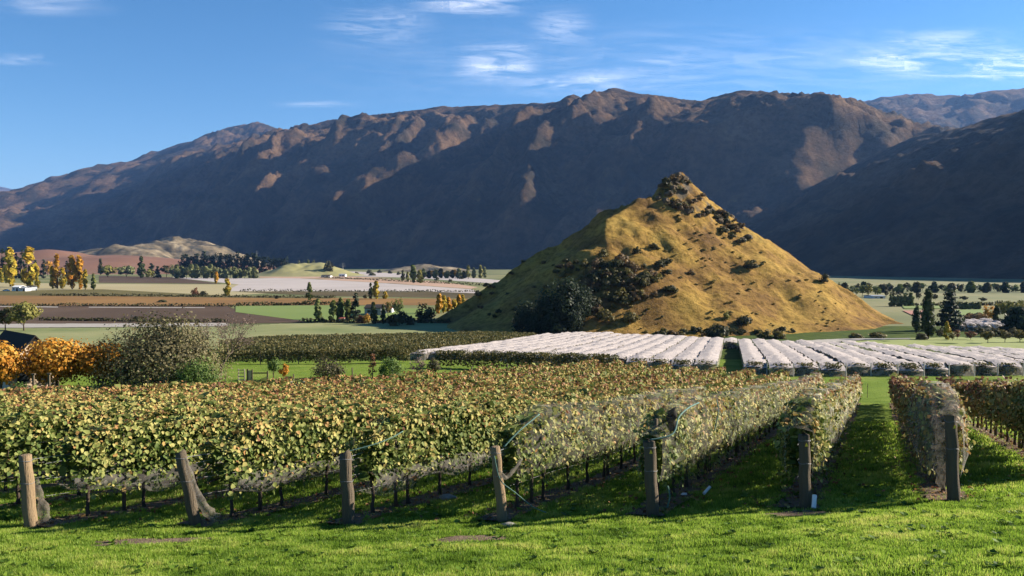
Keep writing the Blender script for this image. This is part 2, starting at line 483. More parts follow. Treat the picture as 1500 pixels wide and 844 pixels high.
F_dark = stripe_mat('dark_vines', (.075, .060, .032), (.13, .10, .055), (.05, .045, .02), 0.3, 0.9)
F_orange = stripe_mat('orange_vines', (.15, .085, .035), (.27, .15, .05), (.16, .10, .05), 0.25, 1.2)
F_olive = stripe_mat('olive_vines', (.10, .085, .035), (.15, .13, .05), (.07, .06, .03), 0.3, 0.2)
F_green = mat_noise('bright_pasture', [(.10, .15, .03), (.17, .22, .06)], 0.02, 8, 0.95)
F_sage = stripe_mat('young_vines_in_grass', (.10, .14, .05), (.26, .25, .12), (.30, .28, .15), 0.16, 1.3, 0.4, 0.04)
F_pink = mat_noise('pinkish_dry_field', [(.30, .19, .12), (.42, .28, .2)], 0.02, 8, 0.95)
F_road = mat_noise('gravel_track', [(.24, .22, .19), (.36, .33, .29)], 0.3, 6, 0.95)
F_base = mat_noise('valley_pasture', [(0.3, .07, .085, .03), (0.48, .12, .13, .045), (0.62, .20, .18, .08), (0.75, .13, .085, .05)], 0.006, 10, 0.95)

field('field', [(-900, 478), (2300, 478), (1500, 388.2), (-300, 388.2)], F_base, 'mixed pasture across the valley floor', 0.02)
M_lawn = mat_noise('lawn_grass', [(0.3, .10, .16, .022), (0.5, .15, .215, .034), (0.7, .21, .25, .055)], 0.22, 9, 0.95, bump=0.8, bump_scale=5, bump_dist=0.12,
                   cols2=[(.5, .5, .4), (1, 1, 1)], scale2=1.6, fac2=0.6, spec=0.03)
LX, LY = np.meshgrid(np.arange(-75, 95, 1.6), np.arange(41, 118, 1.2))
tag(grid_mesh('lawn', LX, LY, zt(LX, LY) + .03, M_lawn), 'green lawn beyond the vine rows', kind='structure')
field('field', [(-40, 428), (140, 428), (480, 437), (690, 438), (760, 448), (490, 447), (330, 448), (-40, 448)], F_orange, 'orange-brown vineyard strip on the valley floor')
field('field', [(-40, 414), (150, 416), (350, 417), (350, 421), (480, 424), (330, 434), (200, 433), (-40, 427)], F_beige, 'beige dry field beyond the orange strip')
field('field', [(-40, 427), (150, 424), (330, 433.5), (500, 436), (480, 438), (140, 434), (-40, 433)], F_olive, 'dark green strip of vines edging the beige field')
field('field', [(145, 404), (250, 406), (325, 416), (145, 414.5)], F_brown, 'dark brown field below the round trees')
field('field', [(250, 406.5), (380, 408), (420, 407), (560, 415), (690, 424), (700, 427), (330, 427), (350, 417)], F_pale, 'long pale netted field across the valley')
field('field', [(465, 409.5), (520, 408), (640, 412), (700, 421), (690, 423.5), (560, 414.5)], F_pink, 'pinkish dry field beside the long pale one')
field('field', [(340, 427.5), (690, 427.5), (700, 434), (690, 437), (480, 434)], F_dark, 'dark brown vineyard strip under the pale field')
field('field', [(610, 425.5), (690, 427), (720, 431), (640, 428)], F_pale, 'small pale netted patch near the yellow poplars')
field('field', [(400, 396), (520, 398), (640, 403), (760, 413), (760, 418), (600, 407), (400, 402)], F_pale, 'far pale netted strip')
field('field', [(380, 402), (480, 404), (580, 408), (460, 408.5), (380, 407)], F_pink, 'far pinkish strip')
field('field', [(-60, 448), (330, 449), (345, 459), (460, 473), (330, 474), (-60, 476)], F_brown, 'dark brown bare-vined field behind the big bush')
field('field', [(130, 450.3), (300, 451), (300, 452), (130, 451.2)], F_road, 'thin pale track in the brown field')
field('field', [(-60, 448), (85, 450), (85, 451.2), (-60, 449.3)], F_road, 'thin pale track beside the willows')
field('field', [(345, 449), (500, 448), (660, 455), (600, 470), (455, 472.5), (345, 458)], F_green, 'bright green paddock')
field('field', [(-80, 476), (200, 475), (330, 474.3), (330, 479), (-80, 482)], F_road, 'pale gravel road')
field('field', [(-160, 482), (330, 479), (455, 473.5), (650, 473), (700, 490), (640, 497), (400, 504), (330, 512), (-160, 520)], F_sage, 'pale green field of young vines', 0.10)
field('field', [(1190, 522), (1205, 506), (1300, 497), (1420, 494), (1700, 493), (1700, 526), (1500, 521), (1330, 516)], mat_noise('mown_meadow', [(.15, .19, .045), (.24, .26, .08)], 0.15, 8, 0.95), 'light green meadow behind the netted rows', 0.05)
field('track', [(1120, 506), (1180, 500), (1260, 496.5), (1330, 496), (1330, 497.6), (1265, 498.4), (1215, 502), (1195, 508), (1180, 510)], F_road, 'pale gravel track curving round the hill foot', 0.12)
field('field', [(1320, 448), (1420, 447), (1420, 453), (1325, 453)], F_green, 'green paddock strip beyond the dark poplars')
field('field', [(1322, 456), (1356, 456), (1356, 467), (1345, 467)], mat_plain('red_vines', (.28, .12, .08), 0.9), 'reddish vines beyond the hill foot')
field('field', [(1390, 455), (1440, 454), (1440, 463), (1400, 464)], F_green, 'green paddock behind the cedar')

# ------------------------------------------------------------------ the rocky hill
H_sum = P(988, 258, 292); 
R_hill = [np.array(p, float) for p in [P(1000, 279, 300), P(985, 281, 292), P(965, 290, 284), P(940, 297, 275), P(912, 306, 268), P(893, 318, 260), P(890, 334, 254), P(880, 354, 248), P(868, 380, 242), P(860, 415, 235), P(855, 450, 229), P(850, 485, 221)]]
R_knob = [P(1012, 275, 300), P(1004, 266, 298), P(996, 260, 295), P(984, 260, 290), P(974, 267, 287), P(962, 281, 284)]
R_hill2 = [P(1000, 279, 300), P(1022, 292, 302), P(1040, 304, 304), P(1090, 350, 300), P(1150, 378, 294), P(1217, 415, 284), P(1290, 462, 268), P(1350, 490, 256)]
R_left = [P(935, 297, 278), P(885, 312, 283), P(852, 335, 286), P(819, 355, 287), P(762, 384, 285), P(733, 402, 282), P(686, 437, 276), P(645, 466, 268)]
R_hill4 = [P(1040, 300, 304), P(1030, 345, 282), P(1040, 410, 258), P(1060, 470, 232)]
hx, hy = np.meshgrid(np.arange(-70, 150, 0.9), np.arange(195, 400, 0.9))
hwx = 4 * fbm(hx / 30, hy / 30, 3); hwy = 4 * fbm(hx / 30 + 9, hy / 30, 3)
hh = np.full(hx.shape, -1e9)
for rp, sl in ((R_hill, 0.72), (R_hill2, 0.74), (R_hill4, 0.74), (R_left, 0.95), (R_knob, 1.15)):
    t_, d_ = tent(hx + hwx * 0.6, hy + hwy * 0.6, rp, sl, 0.0006)
    hh = np.logaddexp(hh / 2.2, t_ / 2.2) * 2.2
    if rp is R_hill: hd = d_
hh = np.where(np.isfinite(hh), hh, -1e9)
base_h = zt(hx, hy)
foot = hh - base_h
hh = base_h - 0.8 + np.where(foot > 5, foot, 5 * (np.clip(foot + 4, 0, 9) / 9) ** 1.6)
rough_top = np.clip((hh - 6) / 18, 0, 1)
hh = hh + np.clip(foot / 12, 0, 1) * (fbm(hx / 16, hy / 16, 4) * 1.1 + ridged(hx / 7.5, hy / 7.5, 4, .6) * (0.42 + 0.9 * rough_top * np.clip(1 - np.hypot(hx - H_sum[0], hy - H_sum[1]) / 38, 0, 1)))
def mat_hill():
    m, nt, out = new_mat('hill_dry_grass')
    tc = nt.nodes.new('ShaderNodeTexCoord'); co = tc.outputs['Object']
    bs = nt.nodes.new('ShaderNodeBsdfPrincipled'); bs.inputs['Roughness'].default_value = 0.95; bs.inputs['Specular IOR Level'].default_value = 0.05
    n1 = noise_node(nt, co, 0.055, 8, 0.62)
    r1 = ramp_node(nt, [(0.30, .105, .060, .025), (0.44, .215, .125, .038), (0.57, .31, .195, .047), (0.72, .25, .18, .05)])
    nt.links.new(n1.outputs['Fac'], r1.inputs[0])
    n2 = noise_node(nt, co, 0.55, 8, 0.7)
    r2 = ramp_node(nt, [(0.38, .30, .29, .2), (0.55, 1, 1, 1)]); nt.links.new(n2.outputs['Fac'], r2.inputs[0])
    mx = nt.nodes.new('ShaderNodeMixRGB'); mx.blend_type = 'MULTIPLY'; mx.inputs[0].default_value = 0.75
    nt.links.new(r1.outputs[0], mx.inputs[1]); nt.links.new(r2.outputs[0], mx.inputs[2])
    # grey schist shows where it is steep
    geo = nt.nodes.new('ShaderNodeNewGeometry'); sp = nt.nodes.new('ShaderNodeSeparateXYZ')
    nt.links.new(geo.outputs['Normal'], sp.inputs[0])
    rk = ramp_node(nt, [(0.50, 1, 1, 1), (0.62, 0, 0, 0)]); nt.links.new(sp.outputs['Z'], rk.inputs[0])
    mx2 = nt.nodes.new('ShaderNodeMixRGB'); mx2.inputs[2].default_value = (.11, .09, .065, 1)
    nt.links.new(rk.outputs[0], mx2.inputs[0]); nt.links.new(mx.outputs[0], mx2.inputs[1])
    nt.links.new(mx2.outputs[0], bs.inputs['Base Color'])
    nb = noise_node(nt, co, 0.9, 8, 0.7)
    b = nt.nodes.new('ShaderNodeBump'); b.inputs['Strength'].default_value = 0.9; b.inputs['Distance'].default_value = 0.5
    nt.links.new(nb.outputs['Fac'], b.inputs['Height']); nt.links.new(b.outputs[0], bs.inputs['Normal'])
    nt.links.new(bs.outputs[0], out.inputs['Surface'])
    return m
hill = grid_mesh('hill', hx, hy, hh, mat_hill(), keep=hh > base_h - 0.7)
tag(hill, 'steep golden conical hill with a rocky top', kind='structure')
def zh(x, y):
    """height of the hill or the ground, whichever is higher"""
    i = int(round((y - 195) / 0.9)); j = int(round((x + 70) / 0.9))
    if 0 <= i < hx.shape[0] and 0 <= j < hx.shape[1]:
        return max(float(hh[i, j]), float(zt(x, y)))
    return float(zt(x, y))
def GH(px, py):
    d = ray(px, py)
    for Y in np.arange(200, 380, 0.5):
        if d[2] * Y < zh(d[0] * Y, Y): return np.array([d[0] * Y, Y, zh(d[0] * Y, Y)])
    return G(px, py)
# ------------------------------------------------------------------ leaf clouds
LEAF_V = np.array([(0, 0, 0), (-.52, .22, .10), (-.36, .74, .13), (0, 1, -.05), (.36, .74, .13), (.52, .22, .10)])
LEAF_F = np.array([(0, 3, 2, 1), (0, 5, 4, 3)])
DIAM_V = np.array([(0, 0, 0), (-.48, .45, .08), (0, 1, 0), (.48, .45, .08)])
DIAM_F = np.array([(0, 3, 2, 1)])

def unit(a): return a / (np.linalg.norm(a, axis=-1, keepdims=True) + 1e-9)

def leaf_mesh(pos, nrm, tip, size, shape='leaf'):
    """one small folded leaf at every point; returns vertices, quads, owner index"""
    LV, LF = (LEAF_V, LEAF_F) if shape == 'leaf' else (DIAM_V, DIAM_F)
    nrm = unit(nrm); tip = tip - (tip * nrm).sum(1, keepdims=True) * nrm; tip = unit(tip)
    side = np.cross(tip, nrm)
    n = len(pos); k = len(LV)
    s = size[:, None, None]
    v = pos[:, None, :] + s * (LV[None, :, 0:1] * side[:, None, :] + (LV[None, :, 1:2] - .5) * tip[:, None, :] + LV[None, :, 2:3] * nrm[:, None, :])
    f = (LF[None] + (np.arange(n) * k)[:, None, None]).reshape(-1, 4)
    return v.reshape(-1, 3), f, np.repeat(np.arange(n), k)

def rdir(n, r=rng):
    return unit(r.normal(size=(n, 3)))

# ------------------------------------------------------------------ the vineyard in front
VINE_COLS = [(0.0, .060, .095, .018), (0.16, .105, .14, .030), (0.34, .26, .27, .080), (0.50, .40, .34, .11), (0.64, .36, .21, .070), (0.80, .22, .095, .045), (1.0, .11, .048, .03)]
M_vine = mat_leaf('vine_leaves', VINE_COLS, 0.22, 0.6, 0.12)
M_bark = mat_noise('vine_bark', [(.035, .026, .02), (.10, .075, .055)], 14, 6, 0.95, bump=0.8, bump_scale=30, stretch=(1, 1, .2))
M_postwood = mat_noise('weathered_post_wood', [(.13, .09, .055), (.25, .175, .10), (.18, .14, .095)], 6, 9, 0.85, bump=1.0, bump_scale=30, bump_dist=0.05, stretch=(1, 1, .06))
M_greywood = mat_noise('grey_post_wood', [(.065, .050, .034), (.16, .125, .085)], 8, 9, 0.9, bump=1.0, bump_scale=30, bump_dist=0.05, stretch=(1, 1, .06))
M_wire = mat_plain('galvanised_wire', (.16, .16, .16), 0.6)
M_soil = mat_noise('bare_soil', [(.06, .045, .032), (.15, .11, .078), (.25, .19, .135)], 3.5, 8, 1.0, bump=0.9, bump_scale=16, bump_dist=0.06, spec=0.03)
ROWS = {}
SLX = 0.4545                               # rows run away from us and to the right
RD = np.array([SLX, 1.0]) / math.hypot(SLX, 1); RN = np.array([RD[1], -RD[0]])
def row_x(k, Y): return -9.8 + 3.13 * k + SLX * (Y - 16.4)
ENDX = np.array([-47.5, -39.8, -34, -21.8, 2.85, 6, 9, 12.2, 16]); ENDY = np.array([46, 60, 67, 86, 66, 61, 60, 55, 50])
def noise1(t, seed): return perlin(np.asarray(t) * 1.0, np.full(np.shape(t), seed * 7.31 + 0.37))

def row_foliage(k, Y0, Y1, r):
    """leaves over the surface of a trellised hedge of vines"""
    out_p, out_n, out_s, out_t, out_near = [], [], [], [], []
    seg = 1.0; Y = Y0
    while Y < Y1:
        if Y < 24: dens, sz = 560, .100
        elif Y < 38: dens, sz = 270, .128
        elif Y < 55: dens, sz = 120, .165
        else: dens, sz = 80, .20
        if k >= 5: dens *= 1.6
        L = min(seg, Y1 - Y) / RD[1]
        n = int(dens * L)
        t = r.uniform(0, min(seg, Y1 - Y), n) + Y
        ln = t / RD[1]
        top = 2.12 + .13 * noise1(ln / 1.3, k) + .10 * noise1(ln / .35, k + 50)
        bot = (0.80 if k < 4 else 0.66) + .16 * noise1(ln / 1.0, k + 90) + .10 * noise1(ln / .3, k + 120)
        start = np.clip((t - Y0) / 1.2, 0, 1) if 0 <= k <= 8 else np.ones(n)
        top = top - (1 - start) * .45
        wid = .30 + .09 * noise1(ln / .8, k + 150)
        # a few gaps and shoots
        u = r.uniform(0, 1, n)
        region = np.where(u < .36, 0, np.where(u < .61, 1, np.where(u < .78, 2, 3)))   # right, left, top, inside
        h = bot + (top - bot) * r.beta(1.15, 1.0, n)
        bulge = wid * (0.75 + .5 * np.sin(np.clip((h - bot) / (top - bot), 0, 1) * np.pi))
        lat = np.where(region == 0, bulge, np.where(region == 1, -bulge, r.uniform(-1, 1, n) * wid))
        hh_ = np.where(region == 2, top - r.exponential(.05, n) + (r.random(n) < .06) * r.uniform(0, .28, n), h)
        lat = lat + r.normal(0, .075, n)
        lump = noise1(ln / .22 + hh_ * 2.3, k + 200)
        lat = lat * (1 + .22 * lump)
        # shoots hanging below
        hang = (r.random(n) < .07) & (region < 2)
        hh_ = np.where(hang, bot - r.uniform(0, .28, n), hh_)
        hole = (noise1(ln / .6 + 30, k + 300) + .6 * noise1(hh_ / .25, k + 17) > .95) & (region < 2)
        keep = ~hole
        x = row_x(k, t) + lat * RN[0]; y = t + lat * RN[1]
        z = zt(row_x(k, t), t) + hh_
        nn = np.stack([np.sign(lat) * RN[0] * (region < 2), np.sign(lat) * RN[1] * (region < 2), np.where(region == 2, 1.0, .35)], 1)
        nn = unit(nn) + r.normal(0, .55, (n, 3))
        frac = np.clip((hh_ - bot) / (top - bot), 0, 1.1)
        patch = noise1(ln / 2.4, k + 400) * .17 + noise1(ln / .7, k + 430) * .10
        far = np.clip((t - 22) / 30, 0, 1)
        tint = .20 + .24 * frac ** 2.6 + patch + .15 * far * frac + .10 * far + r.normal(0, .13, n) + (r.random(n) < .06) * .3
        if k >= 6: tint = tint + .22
        sz_ = sz * r.uniform(.6, 1.25, n)
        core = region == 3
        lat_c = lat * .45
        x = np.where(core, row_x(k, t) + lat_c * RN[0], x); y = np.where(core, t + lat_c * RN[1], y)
        sz_ = np.where(core, sz_ * (2.6 if k >= 3 else 2.2), sz_); tint = np.where(core, tint * .35, tint)  # inner leaves enlarged and darkened in colour for solid row shadows and dark gaps
        out_p.append(np.stack([x, y, z], 1)[keep]); out_n.append(nn[keep]); out_s.append(sz_[keep]); out_t.append(tint[keep]); out_near.append((t < 27)[keep])
        Y += seg
    p = np.concatenate(out_p); n_ = np.concatenate(out_n); s = np.concatenate(out_s); t = np.clip(np.concatenate(out_t), 0, 1); near = np.concatenate(out_near)
    tip = np.tile(np.array([0, 0, -1.0]), (len(p), 1)) + r.normal(0, .45, (len(p), 3))
    v1, f1, o1 = leaf_mesh(p[near], n_[near], tip[near], s[near], 'leaf')
    v2, f2, o2 = leaf_mesh(p[~near], n_[~near], tip[~near], s[~near] * 1.1, 'diam')
    return np.concatenate([v1, v2]), np.concatenate([f1, f2 + len(v1)]), np.concatenate([t[near][o1], t[~near][o2]])

def trunk_mesh(seed):
    r = random.Random(seed); m = MB()
    pts = [(0, 0, -.08)]; x = y = 0
    for i in range(1, 6):
        x += r.uniform(-.035, .035); y += r.uniform(-.035, .035); pts.append((x, y, i * .19))
    m.tube(pts, [.055, .042, .036, .04, .045, .05], 7)
    for s in (-1, 1):
        m.tube([(x, y, .92), (x + s * RD[0] * .3, y + s * RD[1] * .3, 1.0), (x + s * RD[0] * .75, y + s * RD[1] * .75, .98 + r.uniform(-.05, .05))], [.036, .026, .014], 6)
    for i in range(5):
        a = r.uniform(-.6, .6)
        m.tube([(x + a * RD[0], y + a * RD[1], .98), (x + a * RD[0] + r.uniform(-.1, .1), y + a * RD[1], 1.35), (x + a * RD[0] + r.uniform(-.15, .15), y + a * RD[1], 1.8)], [.011, .008, .005], 5)
    return m
TR = [trunk_mesh(i).build('trunk', M_bark, None, True) for i in range(4)]
TPOST = MB().tube([(0, 0, -.1), (.01, 0, 1.0), (.015, .01, 1.95)], [.045, .043, .04], 8).build('trellis_post', M_greywood, None, True)
ROW_LABEL = {
    0: 'vine row behind the short sunlit tan end post',
    1: 'vine row behind the leaning end post with net trailing to the grass',
    2: 'vine row behind the upright end post between two bare soil patches',
    3: 'vine row behind the end post with a green net hem trailing from it',
    4: 'net-covered vine row with a green hem rising from its end post',
    5: 'narrow netted vine row whose end post has a white tube at its foot',
    6: 'dark vine row, shaded on its near side, behind the net-capped end post',
    7: 'dark shaded vine hedge beyond the net-capped end post, trunks against sunlit grass'}
ORD = ['', 'first', 'second', 'third', 'fourth', 'fifth', 'sixth', 'seventh', 'eighth', 'ninth', 'tenth', 'eleventh', 'twelfth']
for k in range(-12, 8):
    x0 = -9.8 + 3.13 * k
    Yend = float(np.interp(x0, ENDX, ENDY))
    Yin = (17.2 - 3.13 * k - 9.8 + 9.8) / 1.087 - 4.5 if k < 0 else 17.0
    Y0 = max(17.0, Yin) if k < 0 else 17.0
    if k == 7: Y0 = 19.0
    r = np.random.default_rng(100 + k)
    bx0 = row_x(k, Y0)
    root = empty('vine_row', (0, 0, 0))
    tag(root, ROW_LABEL.get(k, ORD[-k] + ' rusty vine row beyond the row of the sunlit tan end post'), 'vine row', 'rows of the front vineyard')
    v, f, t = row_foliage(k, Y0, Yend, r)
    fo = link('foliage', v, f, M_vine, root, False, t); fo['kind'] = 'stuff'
    if k >= -2:
        Y = Y0 + .5; i = 0
        while Y < min(Yend, 44 if k >= 3 else 32):
            c = copy_part(TR[(i + k) % 4], root, (row_x(k, Y), Y, float(zt(row_x(k, Y), Y))), 0 if i % 2 else math.pi)
            Y += 1.45 + r.uniform(-.15, .15); i += 1
        Y = Y0 + (.25 if k == 4 else 1.3); 
        while Y < Yend:
            copy_part(TPOST, root, (row_x(k, Y), Y + .05, float(zt(row_x(k, Y), Y))), r.uniform(0, 6))
            Y += 5.2
    ys = np.arange(16.6 if k >= 0 else Y0, Yend, 3.0)
    for hz_ in (.62, .98, 1.5):
        MB().tube([(row_x(k, q), q, float(zt(row_x(k, q), q)) + (hz_ if q > 17 else min(hz_, 1.3))) for q in ys], [.005] * len(ys), 4).build('wire', M_wire, root)
    # bare strip under the vines
    tt = np.arange(Y0 - .6 if k >= 0 else Y0, Yend + .3, 0.5)
    hw = .42 + .16 * noise1(tt / .9, k + 600)
    hw2 = .42 + .16 * noise1(tt / .9, k + 640)
    X = np.stack([row_x(k, tt) - hw * RN[0], row_x(k, tt), row_x(k, tt) + hw2 * RN[0]], 1)
    Yv = np.stack([tt - hw * RN[1], tt, tt + hw2 * RN[1]], 1)
    ss = grid_mesh('soil_strip', X, Yv, zt(X, Yv) + .035, M_soil)
    tag(ss, 'bare soil strip under a vine row', kind='structure')
    ROWS[k] = (Y0, Yend)
for o in TR + [TPOST]:
    bpy.data.objects.remove(o)

# end posts: base and top read from the photograph, at their real distance
M_tri = mat_plain('yellow_marker', (.75, .55, .05), 0.5, 0.05)
POSTS = [(46, 778, 37, 667, .125, M_postwood, 'short stout end post, sunlit tan, with net bunched behind it'),
         (290, 782, 264, 663, .115, M_greywood, 'leaning end post with grey net trailing from it to the grass'),
         (513, 780, 505, 664, .125, M_greywood, 'upright end post with pale sunlit edge between two leaning posts'),
         (738, 770, 725, 655, .105, M_postwood, 'end post with a yellow triangle and a green net hem trailing beside it'),
         (957, 760, 951, 647, .125, M_greywood, 'dark end post with a yellow triangle and green tube at its foot'),
         (1180, 748, 1178, 637, .115, M_greywood, 'dark end post with a white tube lying at its foot'),
         (1397, 737, 1393, 608, .12, M_greywood, 'dark end post capped by grey net, in front of a shaded row')]
POST_TOP = []
for i, (bx, by, tx, ty, rad, mt, lab) in enumerate(POSTS):
    Y = 16.4
    b = P(bx, by, Y); b[2] = float(zt(b[0], Y))
    tp = P(tx, ty, Y + .05); POST_TOP.append((b, tp))
    m = MB(); pts = []; rr = []
    for q in range(7):
        w = q / 6
        p = b * (1 - w) + tp * w + np.array([.012 * math.sin(q * 2.1 + i), 0, 0]); p[2] -= .15 * (1 - w)
        pts.append(tuple(p - b)); rr.append(rad * (1.06 - .1 * w + .02 * math.sin(q * 3.7 + i)))
    m.tube(pts + [tuple(tp - b + np.array([0, 0, .012]))], rr + [rad * .8], 14)
    root = empty('end_post', b)
    tag(root, lab, 'post', 'wooden end posts of the vine rows')
    m.build('post_shaft', mt, root, True)
    if i >= 3:
        c = (tp - b) * .86; yv = -rad * 1.0 - .012
        tr = MB()
        for dy in (0, .008):
            tr.poly([(c[0] - .035, c[1] + yv + dy, c[2]), (c[0] + .035, c[1] + yv + dy, c[2]), (c[0], c[1] + yv + dy, c[2] + .075)])
        tr.build('marker', M_tri, root)
    for wz in (.62, .93):
        c = (tp - b) * wz; ring = [(c[0] + rad * 1.05 * math.cos(a_), c[1] + rad * 1.05 * math.sin(a_), c[2] + .01 * math.sin(3 * a_)) for a_ in np.linspace(0, 2 * np.pi, 15)]
        MB().tube(ring, [.006] * 15, 4, False).build('wire_wrap', M_wire, root)
    # wire tie to the row
    e = np.array([row_x(i, 18.0), 18.0, 0]); e[2] = float(zt(e[0], 18.0)) + 1.5
    MB().tube([tuple((tp - b) * .93), tuple(e - b)], [.007, .007], 4).build('wire', M_wire, root)

# soil patches by the posts
def soil_patch(px, py, rx, ry, label, seed):
    c = G(px, py); n = 30; v = [tuple((c[0], c[1], float(zt(c[0], c[1])) + .03))]; 
    for q in range(3):
        for a in range(n):
            w = 2 * math.pi * a / n; rr = (q + 1) / 3 * (1 + .5 * float(noise1(math.cos(w) * 2.1 + seed, seed)) + .22 * math.sin(3 * w + seed) + .12 * math.sin(7 * w))
            x = c[0] + rx * rr * math.cos(w); y = c[1] + ry * rr * math.sin(w) + .12 * rx * rr * math.cos(w)
            v.append((x, y, float(zt(x, y)) + (.03 if q < 2 else .012)))
    f = [[0, 1 + a, 1 + (a + 1) % n] for a in range(n)]
    for q in range(2):
        f += [[1 + q * n + a, 1 + (q + 1) * n + a, 1 + (q + 1) * n + (a + 1) % n, 1 + q * n + (a + 1) % n] for a in range(n)]
    o = link('soil_patch', v, f, M_soil, None, True); tag(o, label, kind='structure')
    return (c[0], c[1], rx, ry)
PATCHES = [soil_patch(225, 797, 1.15, .28, 'worn soil patch before the leaning end post', 1), soil_patch(690, 793, .75, .3, 'worn soil patch before the end post with the green hem', 2),
           soil_patch(1172, 757, .75, .38, 'worn soil round the end post with the white tube', 4)]

# ------------------------------------------------------------------ nets on the front rows
M_netgrey = mat_net('grey_bird_net', (.40, .37, .33), .22, .14, 1.6, .4)
M_netveil = mat_net('pale_bird_net', (.60, .55, .48), .10, .10, 1.3, .45, (1, 1, 2.5))
M_netgreen = mat_noise('green_net_hem', [(.05, .11, .09), (.13, .22, .18)], 20, 5, 0.8)
M_netheap = mat_net('bunched_net', (.24, .21, .17), .36, .3, 9.0, .3)
def net_swag(k, Y0, Y1, label, top=.98, low=.5):
    ts = np.arange(Y0, Y1, .12); r = np.random.default_rng(k + 900)
    cols = []
    for side in (0, 1):
        pass
    sag = .12 * np.sin(ts * 1.9 + k) + .14 * noise1(ts / .8, k + 700)
    prof = [(.20, 1.0), (.30, .75), (.26, .35), (.10, .0), (-.10, .02), (-.26, .38), (-.28, .8)]
    X = []; Yv = []; Z = []
    for lat, w in prof:
        l2 = lat + .05 * noise1(ts / .5, k + 10 * w); h = low + (top - low) * w + sag * (1 - w)
        X.append(row_x(k, ts) + l2 * RN[0]); Yv.append(ts + l2 * RN[1]); Z.append(zt(row_x(k, ts), ts) + h)
    o = grid_mesh('bird_net', np.array(X).T, np.array(Yv).T, np.array(Z).T, M_netgrey)
    tag(o, label, 'net', 'bird nets on the front rows')
def net_veil(k, Y0, Y1, label, low=.6, top=2.26, mat=None):
    ts = np.arange(Y0, Y1, .2)
    prof = [(.42, low), (.50, low + .35), (.50, 1.3), (.44, 1.8), (.24, top), (-.22, top), (-.44, 1.8), (-.5, 1.3), (-.50, low + .35), (-.42, low)]
    X = []; Yv = []; Z = []
    st = np.clip((ts - Y0) / 1.6, 0, 1)
    for i, (lat, h) in enumerate(prof):
        nz = noise1(ts / .45 + i, k + 800 + i)
        l2 = lat * (.55 + .45 * st) + .06 * nz
        hh2 = h - (h > 1.5) * (1 - st) * (h - 1.5) * .8 + .07 * noise1(ts / .8, k + 850) + .04 * nz
        X.append(row_x(k, ts) + l2 * RN[0]); Yv.append(ts + l2 * RN[1]); Z.append(zt(row_x(k, ts), ts) + hh2)
    o = grid_mesh('bird_net', np.array(X).T, np.array(Yv).T, np.array(Z).T, mat or M_netveil)
    tag(o, label, 'net', 'bird nets on the front rows')
net_swag(0, 17, 27, 'grey net sagging under the vines by the sunlit tan post', .95, .55)
net_swag(1, 17.4, 26, 'grey net sagging under the vines by the leaning post', 1.0, .52)
net_swag(2, 17.2, 25, 'grey net sagging under the vines by the upright post', 1.0, .5)
net_veil(3, 17.0, 36, 'pale net over the vines by the post with the trailing green hem', .85)
net_veil(4, 16.8, 65, 'pale net covering the row with the rising green hem', .72)
net_veil(5, 16.8, 60, 'pale net covering the narrow row by the white tube', .6)
net_veil(6, 16.5, 24, 'grey net over the front of the dark shaded row', .5, 2.3, M_netgrey)

def strand(name, pts, radii, mat, label, cat, n=7, group=None):
    o = MB().tube(pts, radii, n).build(name, mat, None, True)
    tag(o, label, cat, group); return o
def smooth_path(pts, m=6):
    pts = [np.array(p, float) for p in pts]; out = []
    for i in range(len(pts) - 1):
        p0 = pts[max(i - 1, 0)]; p1 = pts[i]; p2 = pts[i + 1]; p3 = pts[min(i + 2, len(pts) - 1)]
        for j in range(m):
            t = j / m
            out.append(.5 * ((2 * p1) + (-p0 + p2) * t + (2 * p0 - 5 * p1 + 4 * p2 - p3) * t * t + (-p0 + 3 * p1 - 3 * p2 + p3) * t ** 3))
    out.append(pts[-1]); return out
def hem(pts, w, label):
    p = smooth_path(pts); strand('net_hem', p, [.6 * w * (.75 + .35 * math.sin(i * 1.7) ** 2) for i in range(len(p))], M_netgreen, label, 'net hem', 6, 'green net hems')
t3 = POST_TOP[3]; t4 = POST_TOP[4]; t2 = POST_TOP[2]
gz = lambda x, y: float(zt(x, y))
hem([t4[1] + (0, 0, .03), P(985, 636, 16.6), P(994, 612, 17.0), P(1008, 598, 17.6), P(1024, 590, 18.4)], .032, 'green net hem rising from the dark end post over the vines')
hem([P(1050, 585, 19.0), P(1052, 605, 18.9), P(1046, 632, 18.8)], .022, 'short green hem hanging on the netted row')
hem([P(738, 655, 16.5), P(760, 632, 16.8), P(790, 607, 17.4)], .028, 'green hem running up from the post with the trailing net')
hem([P(724, 668, 16.24), P(733, 703, 16.2), P(755, 722, 16.25), P(780, 742, 16.35), P(800, 751, 16.5)], .022, 'green hem trailing from the end post down to the grass')
hem([t2[1] + (0, 0, .02), P(545, 652, 16.7), P(572, 642, 17.0), P(590, 632, 17.3)], .022, 'green hem running from the upright end post to the vines')
hem([P(978, 712, 16.5), P(981, 728, 16.5), P(977, 744, 16.5)], .035, 'green tube standing at the foot of the dark end post')
def heap(pts, rad, label, mat=None):
    """bunched net: a crumpled tapering drape"""
    p = smooth_path(pts, 5); m = MB()
    rr = np.interp(np.linspace(0, 1, len(p)), np.linspace(0, 1, len(rad)), rad)
    m.tube(p, list(rr), 12)
    v = np.array(m.v); v = v + .7 * rr.mean() * np.stack([perlin(v[:, 0] * 9, v[:, 2] * 9), perlin(v[:, 1] * 9 + 4, v[:, 2] * 9), perlin(v[:, 0] * 9, v[:, 1] * 9)], 1)
    o = link('bunched_net', v, m.f, mat or M_netheap, None, True); tag(o, label, 'net', 'bunched bird nets')
heap([P(272, 672, 16.22), P(284, 712, 16.18), P(300, 745, 16.2), P(318, 760, 16.25)], [.03, .06, .09, .11], 'grey net draped from the leaning post to the grass')
